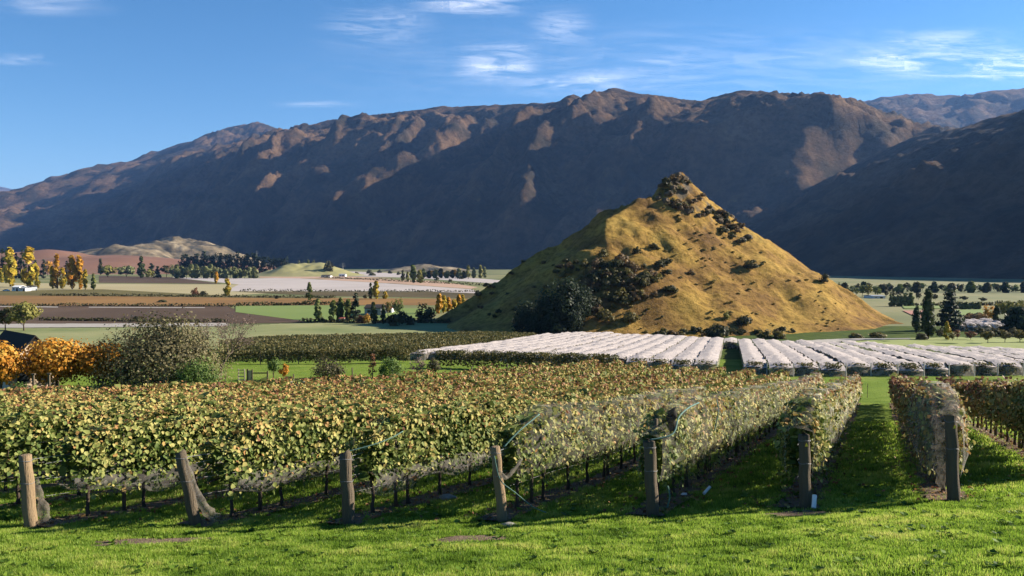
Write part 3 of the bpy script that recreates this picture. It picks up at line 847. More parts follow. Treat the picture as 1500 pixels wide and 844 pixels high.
heap([P(52, 700, 16.65), P(62, 740, 16.6), P(66, 765, 16.6)], [.05, .09, .12], 'grey net bunched behind the sunlit tan post')
heap([P(987, 630, 17.0), P(983, 612, 17.05), P(990, 600, 17.1)], [.05, .13, .04], 'dark bundle of net on the vines beside the green hem', mat_net('dark_net', (.06, .055, .05), .85, .1, 5))
heap([P(1394, 610, 16.4), P(1392, 600, 16.45), P(1390, 590, 16.6)], [.13, .17, .08], 'grey net capping the end post of the shaded row')
heap([P(1384, 620, 16.7), P(1378, 660, 16.65), P(1380, 715, 16.6)], [.12, .15, .05], 'grey net hanging behind the net-capped end post')
heap([P(732, 690, 16.15), P(741, 700, 16.2), P(752, 690, 16.4), P(764, 672, 16.7)], [.03, .04, .05, .03], 'grey net gathered round the end post with the trailing hem')
M_whitepl = mat_plain('white_plastic', (.72, .72, .70), 0.4, 0.06)
def tubeobj(p, q, rad, label):
    p = np.array(p); q = np.array(q); m = MB(); n = 14
    d = (q - p)
    m.tube([p, p + d * .04, p + d * .5, p + d * .96, q], [rad, rad * 1.05, rad, rad * 1.05, rad], n, False)
    m.tube([q, q - d * .02, p + d * .02, p], [rad * .99, rad * .86, rad * .86, rad * .99], n, False)
    o = m.build('plastic_tube', M_whitepl, None, True); tag(o, label, 'tube', 'white plastic tubes by the vines')
a = P(1192, 741, 16.1); a[2] = gz(a[0], a[1]) + .06; b = a + np.array([.06, .12, .23])
tubeobj(a, b, .045, 'white plastic tube propped at the foot of a dark end post')
a = P(1031, 704, 18.6); a[2] = gz(a[0], a[1]) + .09; b = a + np.array([.18, .15, .12])
tubeobj(a, b, .035, 'white plastic tube lying under the net-covered row')
def stone(px, py, s, label, mat):
    c = G(px, py); u = rdir(60); 
    import bmesh
    bm = bmesh.new(); bmesh.ops.create_icosphere(bm, subdivisions=2, radius=1)
    for vv in bm.verts:
        n = float(perlin(vv.co.x * 1.3 + px, vv.co.y * 1.3 + vv.co.z))
        vv.co = Vector((c[0] + vv.co.x * s[0] * (1 + .3 * n), c[1] + vv.co.y * s[1] * (1 + .3 * n), c[2] + vv.co.z * s[2] * (1 + .3 * n) + s[2] * .4))
    me = bpy.data.meshes.new('stone'); bm.to_mesh(me); bm.free(); me.materials.append(mat)
    me.polygons.foreach_set('use_smooth', np.ones(len(me.polygons), bool))
    o = bpy.data.objects.new('stone', me); COL.objects.link(o); tag(o, label, 'stone', 'stones by the posts')
M_stone = mat_noise('grey_stone', [(.16, .15, .13), (.34, .32, .28)], 9, 7, 0.9, bump=0.5)
stone(1003, 729, (.10, .08, .06), 'pale stone under the net-covered row', M_whitepl)
stone(745, 772, (.16, .10, .07), 'flat grey stone at the foot of the post with the trailing hem', M_stone)
stone(655, 735, (.22, .14, .10), 'grey stone lying under the vines beside the upright post', M_stone)

# ------------------------------------------------------------------ lawn grass
M_grass = mat_leaf('grass_blades', [(0, .05, .10, .012), (.35, .14, .24, .024), (.68, .30, .42, .055), (1, .50, .48, .14)], 0.5, 0.5, 0.25)
def grass():
    r = np.random.default_rng(77)
    xs, ys, sc = [], [], []
    for (y0, y1, n) in ((10.6, 12.3, 70000), (12.3, 14.0, 120000), (14.0, 16.5, 160000), (16.5, 20, 120000), (20, 27, 120000), (27, 41.5, 120000)):
        y = r.uniform(y0, y1, n); x = r.uniform(-.70, .70, n) * y
        xs.append(x); ys.append(y); sc.append(np.full(n, 1 + max(0, (y0 - 14)) * .07))
    x = np.concatenate(xs); y = np.concatenate(ys); sc = np.concatenate(sc)
    # keep off the soil
    kk = np.round((x - SLX * (y - 16.4) + 9.8) / 3.13)
    dist = np.abs(x - row_x(kk, y)) * RD[1]
    ok = ~((dist < .36 + .18 * perlin(x * 2, y * 2)) & (y > 16.2) & (kk >= -12) & (kk <= 8)) | (r.random(len(x)) < .08)
    for (cx, cy, rx, ry) in PATCHES:
        q = ((x - cx) / rx) ** 2 + ((y - cy - .12 * (x - cx)) / ry) ** 2
        ok &= (q > .85 + .4 * perlin(x * 4, y * 4)) | (r.random(len(x)) < .06)
    ok &= ~((kk < 0) & (y > 24))
    x, y, sc = x[ok], y[ok], sc[ok]; n = len(x)
    clump = fbm(x / .55, y / .38, 3)
    big = fbm(x / 2.6, y / 1.1, 3)
    z = zt(x, y)
    h = (.055 + .042 * np.clip(clump, -.8, 1.2) + r.uniform(-.015, .02, n)) * sc
    h = np.clip(h, .02, .14)
    w = (.007 + r.uniform(0, .006, n)) * sc
    a = r.uniform(0, 2 * np.pi, n); lean = r.normal(0, .28, (n, 2)) * h[:, None]
    dx, dy = np.cos(a) * w, np.sin(a) * w
    v = np.stack([np.stack([x - dx, y - dy, z - .004], 1), np.stack([x + dx, y + dy, z - .004], 1), np.stack([x + lean[:, 0], y + lean[:, 1], z + h], 1)], 1).reshape(-1, 3)
    f = np.arange(n * 3).reshape(-1, 3)
    tint = np.clip(.50 + .28 * big + .24 * clump + r.normal(0, .13, n) + (r.random(n) < .03) * .4, 0, 1)
    o = link('grass', v, f, M_grass, None, False, np.repeat(tint, 3))
    tag(o, 'short green lawn grass before and between the vine rows', 'grass', None, 'stuff')
    # fallen leaves
    n = 5200
    y = r.uniform(16.4, 34, n); k2 = r.integers(-1, 8, n); x = row_x(k2, y) + r.normal(0, .55, n)
    p = np.stack([x, y, zt(x, y) + .05], 1)
    nn = np.tile((0, 0, 1.0), (n, 1)) + r.normal(0, .45, (n, 3))
    v, f, ow = leaf_mesh(p, nn, r.normal(size=(n, 3)), r.uniform(.05, .11, n), 'leaf')
    o = link('fallen_leaves', v, f, M_vine, None, False, np.clip(r.normal(.78, .15, n), 0, 1)[ow])
    tag(o, 'dry fallen vine leaves scattered under the rows', 'leaves', None, 'stuff')
grass()
def weeds():
    r = np.random.default_rng(5); P_, N_, T_, S_, C_ = [], [], [], [], []
    for i in range(420):
        y = r.uniform(11, 19); x = r.uniform(-.68, .68) * y; m = r.integers(6, 16)
        a = r.uniform(0, 6.28, m); d = np.stack([np.cos(a), np.sin(a), r.uniform(.15, .7, m)], 1)
        P_.append(np.array([x, y, float(zt(x, y)) + .03]) + d * r.uniform(.02, .06, (m, 1))); N_.append(np.stack([-d[:, 0] * .5, -d[:, 1] * .5, np.ones(m)], 1)); T_.append(d); S_.append(r.uniform(.05, .11, m)); C_.append(np.full(m, r.uniform(.05, .55)))
    v, f, o = leaf_mesh(np.concatenate(P_), np.concatenate(N_), np.concatenate(T_), np.concatenate(S_), 'diam')
    ob = link('weeds', v, f, M_grass, None, False, np.concatenate(C_)[o]); tag(ob, 'broad-leaved weeds dotted through the lawn', 'weeds', None, 'stuff')
weeds()
# ------------------------------------------------------------------ trees and shrubs
PAL = {
    'poplar_yellow': [(0, .10, .11, .015), (.35, .30, .25, .03), (.7, .48, .34, .035), (1, .55, .33, .04)],
    'poplar_orange': [(0, .16, .11, .02), (.35, .40, .23, .025), (.7, .52, .27, .03), (1, .50, .20, .03)],
    'poplar_green': [(0, .05, .075, .02), (.5, .12, .15, .04), (1, .22, .22, .06)],
    'poplar_dark': [(0, .022, .035, .012), (.5, .05, .07, .022), (1, .11, .12, .035)],
    'yellow_green': [(0, .09, .10, .025), (.5, .20, .19, .05), (1, .32, .27, .07)],
    'sage': [(0, .08, .095, .04), (.5, .16, .175, .07), (1, .26, .26, .11)],
    'pine': [(0, .010, .018, .010), (.5, .022, .036, .018), (1, .045, .06, .028)],
    'orange': [(0, .18, .07, .015), (.35, .40, .16, .02), (.7, .55, .25, .03), (1, .50, .32, .06)],
    'bush_mix': [(0, .055, .055, .025), (.3, .13, .11, .055), (.55, .18, .155, .07), (.8, .13, .165, .05), (1, .22, .22, .08)],
    'green': [(0, .035, .065, .018), (.5, .085, .14, .03), (1, .18, .24, .06)],
    'dark_bush': [(0, .03, .035, .018), (.5, .08, .075, .035), (1, .15, .12, .06)],
    'scrub_dark': [(0, .028, .032, .014), (.5, .058, .058, .024), (1, .115, .10, .038)],
    'scrub_olive': [(0, .05, .05, .018), (.5, .13, .11, .035), (1, .24, .19, .055)],
    'scrub_brown': [(0, .05, .035, .018), (.5, .13, .085, .04), (1, .22, .15, .07)],
    'scrub_gold': [(0, .10, .075, .02), (.5, .22, .16, .04), (1, .32, .24, .06)],
    'red_brown': [(0, .07, .03, .02), (.5, .18, .08, .04), (1, .30, .15, .06)],
    'twig': [(0, .10, .07, .06), (.5, .19, .13, .11), (1, .30, .21, .16)],
}
MPAL = {k_: mat_leaf('foliage_' + k_, c, 0.3, 0.6, 0.15) for k_, c in PAL.items()}
M_trunk = mat_noise('tree_bark', [(.05, .04, .03), (.13, .10, .075)], 4, 6, 0.95, bump=0.7, stretch=(1, 1, .25))

def crown_points(kind, H, W, n, r):
    """leaf clumps spread through a crown of the given habit"""
    if kind == 'poplar':
        m = max(26, n // 22); h = r.beta(1.25, 1.15, m)
        prof = np.sin(np.pi * np.clip(h, .02, 1) ** .75) ** .7 * (1 - .35 * h)
        a = r.uniform(0, 2 * np.pi, m); q = np.sqrt(r.uniform(.1, 1, m))
        c = np.stack([np.cos(a) * q * prof * W * .46, np.sin(a) * q * prof * W * .46, H * (.06 + .92 * h)], 1)
        rad = np.stack([np.full(m, W * .10), np.full(m, W * .10), np.full(m, H * .05)], 1)
    elif kind == 'conifer':
        m = max(30, n // 20); h = r.beta(1.0, 1.5, m)
        tier = np.round(h * 9) / 9; h = .65 * tier + .35 * h
        a = r.uniform(0, 2 * np.pi, m); q = r.uniform(.25, 1, m) ** .6
        rr = W * .5 * (1 - h) ** .8 * (.8 + .35 * r.random(m))
        c = np.stack([np.cos(a) * q * rr, np.sin(a) * q * rr, H * (.07 + .92 * h) - q * H * .03], 1)
        rad = np.stack([np.full(m, W * .085), np.full(m, W * .085), np.full(m, H * .022)], 1)
    elif kind == 'bush':
        m = max(22, n // 30); d = rdir(m, r); d[:, 2] = np.abs(d[:, 2])
        q = r.uniform(.35, 1, m) ** .5 * (.8 + .35 * r.random(m))
        c = np.stack([d[:, 0] * q * W * .42, d[:, 1] * q * W * .42, H * (.08 + .80 * d[:, 2] * q)], 1)
        rad = np.full((m, 3), 1.0) * np.array([W * .10, W * .10, H * .10])
    else:                                        # round
        m = max(26, n // 26); d = rdir(m, r)
        q = r.uniform(.25, 1, m) ** .45 * (.78 + .35 * r.random(m))
        c = np.stack([d[:, 0] * q * W * .43, d[:, 1] * q * W * .43, H * (.60 + .34 * d[:, 2] * q)], 1)
        rad = np.full((m, 3), 1.0) * np.array([W * .085, W * .085, H * .065])
    return c, rad

def crown(kind, H, W, n, leaf, r, bias=0.0, vgrad=0.0):
    c, rad = crown_points(kind, H, W, n, r); m = len(c)
    own = r.integers(0, m, n); ct = r.normal(0, .16, m)
    g = r.normal(size=(n, 3)); g = g / np.maximum(1, np.linalg.norm(g, axis=1, keepdims=True) / 1.7)
    p = c[own] + g * rad[own]; p[:, 2] = np.maximum(p[:, 2], H * .01)
    cen = np.array([0, 0, H * .5])
    nn = unit((p - cen) * np.array([1, 1, .5])) * .8 + unit(g) * .8 + r.normal(0, .45, (n, 3)); nn[:, 2] += .25
    tip = r.normal(size=(n, 3)) + np.array([0, 0, 1.0 if kind == 'poplar' else -.3])
    s = leaf * r.uniform(.6, 1.35, n)
    v, f, o = leaf_mesh(p, nn, tip, s, 'diam')
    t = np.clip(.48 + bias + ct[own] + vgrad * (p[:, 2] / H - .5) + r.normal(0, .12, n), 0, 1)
    return v, f, t[o], c

def trunk_for(kind, H, W, c, r):
    m = MB(); rb = max(.04, H * .017 + W * .006)
    top = H * (.9 if kind in ('poplar', 'conifer') else .55)
    m.tube([(0, 0, -.25), (r.normal(0, .01) * H, 0, top * .35), (r.normal(0, .015) * H, r.normal(0, .015) * H, top * .7), (0, 0, top)], [rb * 1.25, rb * .9, rb * .6, rb * .15], 8)
    for i in range(7 if kind == 'round' else 5):
        e = c[r.integers(0, len(c))]; b0 = np.array([0, 0, min(max(H * .12, e[2] - H * .28), top * .8)])
        mid = b0 * .5 + e * .5 + np.array([0, 0, H * .03])
        m.tube([b0, mid, e], [rb * .45, rb * .28, rb * .08], 5)
    return m

PROTO = {}
def proto(kind, pal, var, n, rel_leaf, ratio):
    """a 10 m tree of one habit, its meshes shared by every copy"""
    key = (kind, pal, var, n, round(ratio, 1))
    if key in PROTO: return PROTO[key]
    r = np.random.default_rng(abs(hash((kind, var, n))) % 100000 if False else (sum(ord(ch) for ch in kind + pal) * 31 + var * 977 + n))
    H = 10.0; W = 10.0 * ratio
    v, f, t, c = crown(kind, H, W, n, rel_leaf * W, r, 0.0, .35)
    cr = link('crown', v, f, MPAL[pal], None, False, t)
    tk = trunk_for(kind, H, W, c, r).build('trunk', M_trunk, None, True)
    PROTO[key] = (cr, tk); return PROTO[key]

NTREE = [0]
def tree(name, kind, pal, px, base, top, wpx, label, cat='tree', group=None, n=420, Y=None, onhill=False, leaf=None):
    if Y is None:
        g = GH(px, base) if onhill else G(px, base)
    else:
        d = ray(px, base) * Y; g = np.array([d[0], Y, zh(d[0], Y)])
    H = (g[2] - ray(px, top)[2] * g[1]) * -1.0 if Y else (base - top) * g[1] / FPX
    H = abs(H); W = wpx * g[1] / FPX
    var = NTREE[0] % 4; NTREE[0] += 1
    ratio = max(.1, min(2.6, round(W / H, 1)))
    if leaf is None: leaf = {'poplar': .34, 'conifer': .19, 'bush': .125, 'round': .13}[kind] * (420 / n) ** .42
    cr, tk = proto(kind, pal, var, n, leaf, ratio)
    root = empty(name, g, random.uniform(0, 6.28))
    s = H / 10.0; sw = W / (10.0 * ratio)
    root.scale = (sw, sw, s)
    tag(root, label, cat, group)
    copy_part(cr, root); copy_part(tk, root)
    return root

# -- left poplars beside the farm sheds
GP = 'poplars by the farm sheds'
for (px, b, t, w, pal, lab) in [
    (15, 420, 366, 19, 'poplar_yellow', 'tall yellow poplar with dark base just behind the white shed'),
    (43, 421, 364, 22, 'poplar_yellow', 'tallest broad yellow poplar beside the white shed'),
    (55, 422, 388, 8, 'poplar_yellow', 'slim bright yellow poplar leaning on the tallest broad one'),
    (77, 423, 390, 9, 'poplar_yellow', 'slim yellow poplar beside the pointed orange one'),
    (84, 423, 374, 12, 'poplar_orange', 'pointed orange poplar between two slim yellow ones'),
    (92, 423, 393, 10, 'poplar_yellow', 'lower yellow poplar at the foot of the pointed orange one'),
    (106, 424, 372, 15, 'poplar_orange', 'tall rusty orange poplar, first of a close pair'),
    (117, 424, 375, 13, 'poplar_orange', 'tall golden orange poplar, second of a close pair'),
    (125, 425, 396, 8, 'poplar_yellow', 'small yellow poplar at the end of the close orange pair'),
    (137, 425, 402, 7, 'poplar_green', 'small green poplar standing alone past the orange pair'),
    (2, 414, 392, 9, 'poplar_yellow', 'small yellow poplar behind the white car')]:
    tree('poplar_tree', 'poplar', pal, px, b, t, w, lab, 'tree', GP, 420)
for i, (px, w) in enumerate([(4, 15), (14, 14), (24, 14), (33, 15), (52, 12), (64, 12), (98, 12)]):
    tree('pine_tree', 'conifer', 'pine', px, 408, 364 + (i * 7) % 5 + (14 if i > 3 else 0), w, 'dark pine in the gaps behind the yellow poplars', 'tree', 'dark pines behind the poplars', 360)
tree('broadleaf_tree', 'round', 'poplar_orange', 70, 404, 381, 16, 'round orange tree behind the slim yellow poplars')
tree('willow_tree', 'round', 'yellow_green', 35, 485, 441, 42, 'large yellow-green willow by the gravel road', 'tree', None, 1500)
tree('willow_tree', 'round', 'scrub_olive', 8, 484, 449, 34, 'darker olive willow beside the large yellow-green one', 'tree', None, 1200)
tree('broadleaf_tree', 'round', 'yellow_green', 158, 406, 388, 25, 'round golden tree above the dark brown field')
tree('broadleaf_tree', 'round', 'sage', 185, 406, 389, 28, 'round grey-green tree beside the round golden one')
tree('poplar_tree', 'poplar', 'poplar_dark', 207, 407, 378, 11, 'dark columnar poplar among round trees')
tree('broadleaf_tree', 'round', 'yellow_green', 217, 408, 394, 17, 'small olive round tree at the foot of the dark column')
tree('pine_tree', 'conifer', 'pine', 222, 406, 384, 14, 'dark pointed conifer beside the dark columnar poplar')
tree('pine_tree', 'conifer', 'pine', 231, 407, 390, 12, 'low dark conifer sloping down beside the pointed one')
tree('broadleaf_tree', 'round', 'scrub_dark', 244, 407, 386, 18, 'dark round tree starting the grey-green belt')
tree('small_tree', 'poplar', 'scrub_dark', 147, 391, 379, 7, 'small dark tree alone on the red-brown hill', Y=1330)
for i in range(18):
    px = 252 + i * 7.1
    tree('broadleaf_tree', 'poplar' if i % 3 else 'round', 'sage', px, 407.5 + (i % 2) * .6, 388 + (i * 5 % 4) + (4 if i > 9 else 0), 11, 'grey-green tree in the long belt above the pale field', 'tree', 'grey-green shelter belt', 300)
for i in range(20):
    px = 268 + i * 6.2
    tree('pine_tree', 'conifer' if i % 2 else 'round', 'pine', px, 402, 368 + (i * 7 % 5) + (3 if i in (0, 1, 18, 19) else 0), 15, 'dark pine in the long plantation behind the grey-green belt', 'tree', 'dark pine plantation', 300, Y=1330)
for i in range(5):
    tree('pine_tree', 'round', 'pine', 394 + i * 6.2, 393.5, 375 + (i * 3 % 3), 11, 'dark pine in the short detached clump past the plantation', 'tree', 'short dark pine clump', 300, Y=1330)
tree('poplar_tree', 'poplar', 'poplar_orange', 317, 416, 399, 7, 'small orange poplar alone on the pale field')
tree('poplar_tree', 'poplar', 'poplar_yellow', 333, 434, 409, 11, 'yellow-green poplar alone at the edge of the beige field')
tree('bush', 'bush', 'dark_bush', 299, 433.5, 425, 13, 'dark round bush beside a brown one on the beige field', 'bush')
tree('bush', 'bush', 'red_brown', 286, 433, 421, 13, 'brownish bush beside a dark one on the beige field', 'bush')
tree('bush', 'bush', 'scrub_dark', 238, 443, 439, 16, 'low dark bush in the orange vineyard strip', 'bush')
tree('bush', 'bush', 'scrub_dark', 406, 438, 432, 8, 'tiny dark bush below the pale mound', 'bush')
tree('poplar_tree', 'poplar', 'poplar_green', 453, 440, 415, 9, 'slender green-gold poplar alone by the orange strip')
tree('poplar_tree', 'poplar', 'poplar_dark', 543, 438, 416, 7, 'dark slim poplar touching a golden one')
tree('poplar_tree', 'poplar', 'poplar_yellow', 551, 438.5, 413, 11, 'golden poplar touching a dark slim one')
tree('poplar_tree', 'poplar', 'poplar_yellow', 564, 438, 428, 8, 'small yellow poplar next to the golden and dark pair')
tree('bush', 'bush', 'scrub_dark', 535, 437, 430, 8, 'dark bush at the foot of the dark slim poplar', 'bush')
tree('poplar_tree', 'poplar', 'poplar_green', 466, 469, 439, 12, 'pale thin poplar alone in the bright green paddock')
GS = 'trees around the homestead below the hill'
for (nm, kd, pal, px, b, t, w, lab) in [
    ('poplar_tree', 'poplar', 'poplar_green', 488, 473, 440, 14, 'green poplar, outermost of the homestead trees'),
    ('poplar_tree', 'poplar', 'poplar_green', 499, 471, 437, 13, 'green poplar, second from the outer edge of the homestead trees'),
    ('poplar_tree', 'poplar', 'poplar_green', 510, 471, 438, 13, 'green poplar just before the homestead conifer'),
    ('pine_tree', 'conifer', 'pine', 521, 472, 429, 20, 'pointed dark conifer among the homestead poplars'),
    ('bush', 'bush', 'red_brown', 528, 474, 460, 16, 'rusty bush at the foot of the homestead conifer'),
    ('bush', 'bush', 'poplar_orange', 537, 474, 459, 13, 'orange bush beside the homestead roof'),
    ('poplar_tree', 'poplar', 'poplar_dark', 547, 475, 444, 12, 'dark column in front of the homestead roof'),
    ('poplar_tree', 'poplar', 'poplar_dark', 561, 475, 447, 9, 'thin dark column beside the homestead roof'),
    ('broadleaf_tree', 'bush', 'scrub_dark', 585, 477, 455, 38, 'broad dark tree shaded by the hill'),
    ('broadleaf_tree', 'round', 'poplar_green', 583, 466, 434, 18, 'green-topped tree rising over the broad dark one'),
    ('broadleaf_tree', 'round', 'scrub_olive', 568, 464, 440, 14, 'olive round tree behind the thin dark column'),
    ('broadleaf_tree', 'bush', 'scrub_dark', 622, 470, 442, 32, 'large round dark tree next to the golden poplars'),
    ('bush', 'bush', 'scrub_dark', 497, 447, 442, 9, 'small dark bush on the far edge of the green paddock'),
    ('bush', 'bush', 'dark_bush', 446, 446, 440, 9, 'small dark bush at the end of the orange strip'),
    ('bush', 'bush', 'scrub_dark', 472, 471, 464, 7, 'little dark bush on the near edge of the green paddock')]:
    tree(nm, kd, pal, px, b, t, w, lab, 'bush' if nm == 'bush' else 'tree', GS, 520)
for i, (px, b, t, w) in enumerate([(643, 460, 431, 12), (650, 459, 434, 11), (657, 457, 436, 10), (665, 456, 438, 10), (672, 454, 432, 10), (678, 452, 433, 9)]):
    tree('poplar_tree', 'poplar', 'poplar_yellow' if i % 2 else 'poplar_orange', px, b, t, w, 'golden poplar in the bright row beside the shaded hill foot', 'tree', 'golden poplars at the hill foot', 420)
GF = 'small trees far across the valley'
for (px, b, t, w, pal, kd) in [(438, 388, 379, 6, 'yellow_green', 'round'), (445, 388, 380, 6, 'sage', 'round'), (451, 388, 380, 6, 'sage', 'poplar'), (459, 389, 380, 7, 'yellow_green', 'round'), (468, 391, 386, 6, 'sage', 'round')]:
    tree('small_tree', kd, pal, px, b, t, w, 'little pale tree on the green knoll', 'tree', GF, 160, Y=1250)
tree('small_tree', 'round', 'scrub_dark', 481, 394, 381, 16, 'dark round tree beside the green knoll', 'tree', GF, 300, Y=1200)
for (px, b, t, w, pal, lab) in [(590, 412, 396, 6, 'scrub_dark', 'slim dark poplar beside the tall far poplar'), (605, 415, 389, 11, 'poplar_green', 'tall green far poplar'), (615, 415, 396, 10, 'yellow_green', 'yellow-green far poplar touching the tall green one'), (597, 413, 399, 6, 'yellow_green', 'thin pale poplar next to the tall green far one'),
                                (686, 409, 389, 7, 'yellow_green', 'pale far poplar by the hill edge'), (694, 408, 393, 7, 'sage', 'grey far poplar by the hill edge'), (704, 408, 389, 7, 'yellow_green', 'pale slim far poplar nearest the hill edge'), (710, 407, 392, 6, 'sage', 'grey slim far poplar nearest the hill edge')]:
    tree('poplar_tree', 'poplar', pal, px, b, t, w, lab, 'tree', GF, 260)
for i in range(15):
    px = 620 + i * 4.3
    tree('small_tree', 'round' if i % 2 else 'poplar', ['sage', 'yellow_green', 'scrub_dark', 'poplar_orange'][i % 4], px, 408, 393 + (i * 5 % 6), 8, 'small tree in the mixed far belt below the brown rise', 'tree', 'mixed far tree belt', 160)
for i, (px, b) in enumerate([(541, 401), (556, 400), (572, 401), (545, 404), (675, 409), (523, 403), (584, 403), (660, 413), (640, 411)]):
    tree('bush', 'bush', 'scrub_dark' if i % 2 else 'dark_bush', px, b, b - 5, 12 if i in (0, 3) else 8, 'tiny dark bush along the far pale fields', 'bush', 'bushes along the far fields', 120)

rs0 = random.Random(4)
def hedgerow(p0, p1, n, h, label):
    a, b = G(*p0), G(*p1); r = np.random.default_rng(int(p0[0])); w = r.uniform(0, 1, n); L = np.linalg.norm(b - a)
    hh_ = h * (.35 + .65 * np.abs(noise1(w * L / 14, p0[0]))) + .3
    p = a + (b - a) * w[:, None] + r.normal(0, h * .25, (n, 3)) * (1, 1, 0); p[:, 2] = VALLEY + hh_ * r.uniform(.05, 1, n)
    v, f, o = leaf_mesh(p, rdir(n, r), rdir(n, r), h * r.uniform(.25, .5, n), 'diam')
    ob = link('hedgerow', v, f, MPAL['scrub_dark'], None, False, r.uniform(.1, .9, n)[o]); tag(ob, label, 'hedgerow', 'hedgerows between the far fields', 'stuff')
hedgerow((60, 433.5), (490, 437), 1500, 2.2, 'broken dark hedgerow along the orange strip')
hedgerow((0, 449), (350, 449.5), 1300, 1.8, 'dark hedgerow edging the brown field')
hedgerow((60, 470), (330, 473.5), 1100, 1.8, 'dark hedgerow before the gravel road')
hedgerow((470, 407), (720, 419), 900, 3.5, 'scrubby hedgerow between the far pale fields')
hedgerow((350, 427.5), (700, 428), 900, 2.2, 'dark hedgerow under the long pale field')
hedgerow((345, 448.5), (520, 446), 700, 2.2, 'hedgerow behind the bright green paddock')
hedgerow((440, 473), (660, 474), 900, 2.0, 'hedgerow on the near edge of the bright green paddock')
hedgerow((1330, 449), (1500, 447), 700, 2.5, 'scrubby hedgerow beyond the cedar')
# -- right side of the valley
GR = 'trees along the river at the mountain foot'
for i, (px, b, t, w, pal) in enumerate([(1232, 434, 420, 12, 'poplar_green'), (1246, 435, 418, 12, 'sage'), (1254, 434, 420, 9, 'poplar_green'), (1263, 435, 417, 10, 'poplar_green'), (1272, 435, 416, 11, 'yellow_green'), (1285, 436, 419, 14, 'poplar_green'),
                                         (1298, 436, 424, 8, 'scrub_dark'), (1307, 437, 426, 8, 'scrub_dark'), (1316, 437, 427, 9, 'scrub_dark'), (1326, 436, 428, 8, 'sage'), (1345, 440, 428, 10, 'scrub_dark'), (1370, 440, 430, 10, 'scrub_dark'), (1412, 441, 434, 12, 'scrub_dark'), (1440, 442, 436, 12, 'scrub_dark')]):
    tree('riverside_tree', 'round', pal, px, b, t, w, 'riverside tree at the foot of the shaded mountain', 'tree', GR, 260)
for i in range(34):
    tree('riverside_tree', ['round', 'bush', 'poplar'][i % 3], ['scrub_dark', 'poplar_dark', 'scrub_dark', 'poplar_green'][i % 4], 1222 + i * 8.6 + rs0.uniform(-3, 3), 426 + (i % 3) * 1.5, 413 + rs0.uniform(0, 6), 13, 'dark tree in the wood strip along the shaded mountain foot', 'tree', 'wood strip along the mountain foot', 220)
for i in range(6):
    tree('young_poplar', 'poplar', 'sage', 1305 + i * 5.2, 449, 432 + (i % 2) * 2, 8, 'young poplar in the low grey-green row past the hill foot', 'tree', 'young poplar row', 220)
tree('poplar_tree', 'poplar', 'poplar_green', 1334, 449, 430, 10, 'taller poplar ending the low grey-green row')
for i in range(7):
    tree('young_poplar', 'poplar', 'sage', 1406 + i * 4.6, 454, 443 + (i % 2), 7, 'young poplar in the pale row behind the cedar', 'tree', 'pale poplar row behind the cedar', 200)
tree('poplar_tree', 'poplar', 'poplar_dark', 1342, 488, 447, 13, 'shorter dark green poplar of the tall pair by the meadow', n=1200)
tree('poplar_tree', 'poplar', 'poplar_dark', 1359, 497, 426, 23, 'tallest dark green poplar by the meadow', n=2000)
tree('bush', 'bush', 'dark_bush', 1349, 498, 484, 17, 'round grey-brown bush at the foot of the tallest poplar', 'bush', n=700)
tree('cedar_tree', 'conifer', 'pine', 1391, 484, 422, 40, 'big dark cedar behind the meadow', n=2600)
tree('bush', 'bush', 'dark_bush', 1377, 494, 477, 14, 'dark bush between the tallest poplar and the small yellow tree', 'bush', n=500)
tree('small_tree', 'poplar', 'poplar_yellow', 1387, 498, 472, 10, 'small upright yellow tree on the meadow', n=600)
tree('small_tree', 'round', 'scrub_olive', 1395, 499, 486, 11, 'small olive tree beside the upright yellow one', n=400)
tree('small_tree', 'round', 'red_brown', 1402, 497, 482, 11, 'small reddish tree beside the upright yellow one', n=400)
for i, (px, b, t, w, pal) in enumerate([(1422, 498, 484, 15, 'red_brown'), (1447, 503, 482, 20, 'scrub_olive'), (1472, 502, 483, 18, 'scrub_olive'), (1494, 502, 483, 18, 'scrub_olive'), (1436, 495, 479, 16, 'dark_bush'), (1458, 495, 479, 16, 'dark_bush'), (1484, 495, 480, 14, 'dark_bush'), (1515, 502, 483, 18, 'scrub_olive')]):
    tree('orchard_tree', 'round', pal, px, b, t, w, 'reddish round orchard tree, first on the meadow' if i == 0 else ('round olive orchard tree on the meadow' if pal == 'scrub_olive' else 'dark round orchard tree behind the olive ones'), 'tree', 'orchard trees on the meadow', 700)
for (nm, kd, pal, px, b, t, w, lab, n) in [
    ('willow_tree', 'bush', 'scrub_brown', 1428, 476, 456, 46, 'broad brown willow behind the small netted block', 900),
    ('broadleaf_tree', 'round', 'poplar_orange', 1449, 474, 446, 20, 'orange tree over the broad brown willow', 700),
    ('broadleaf_tree', 'round', 'yellow_green', 1475, 470, 441, 34, 'yellow-green tree beyond the dark spreading cedar', 900),
    ('broadleaf_tree', 'round', 'yellow_green', 1500, 468, 439, 30, 'yellow-green tree continuing past the spreading cedar', 900),
    ('poplar_tree', 'poplar', 'poplar_dark', 1460, 482, 447, 12, 'slim dark poplar in front of the yellow-green trees', 700),
    ('cedar_tree', 'conifer', 'pine', 1490, 493, 446, 56, 'dark spreading cedar over the orchard', 2400)]:
    tree(nm, kd, pal, px, b, t, w, lab, 'tree', None, n)

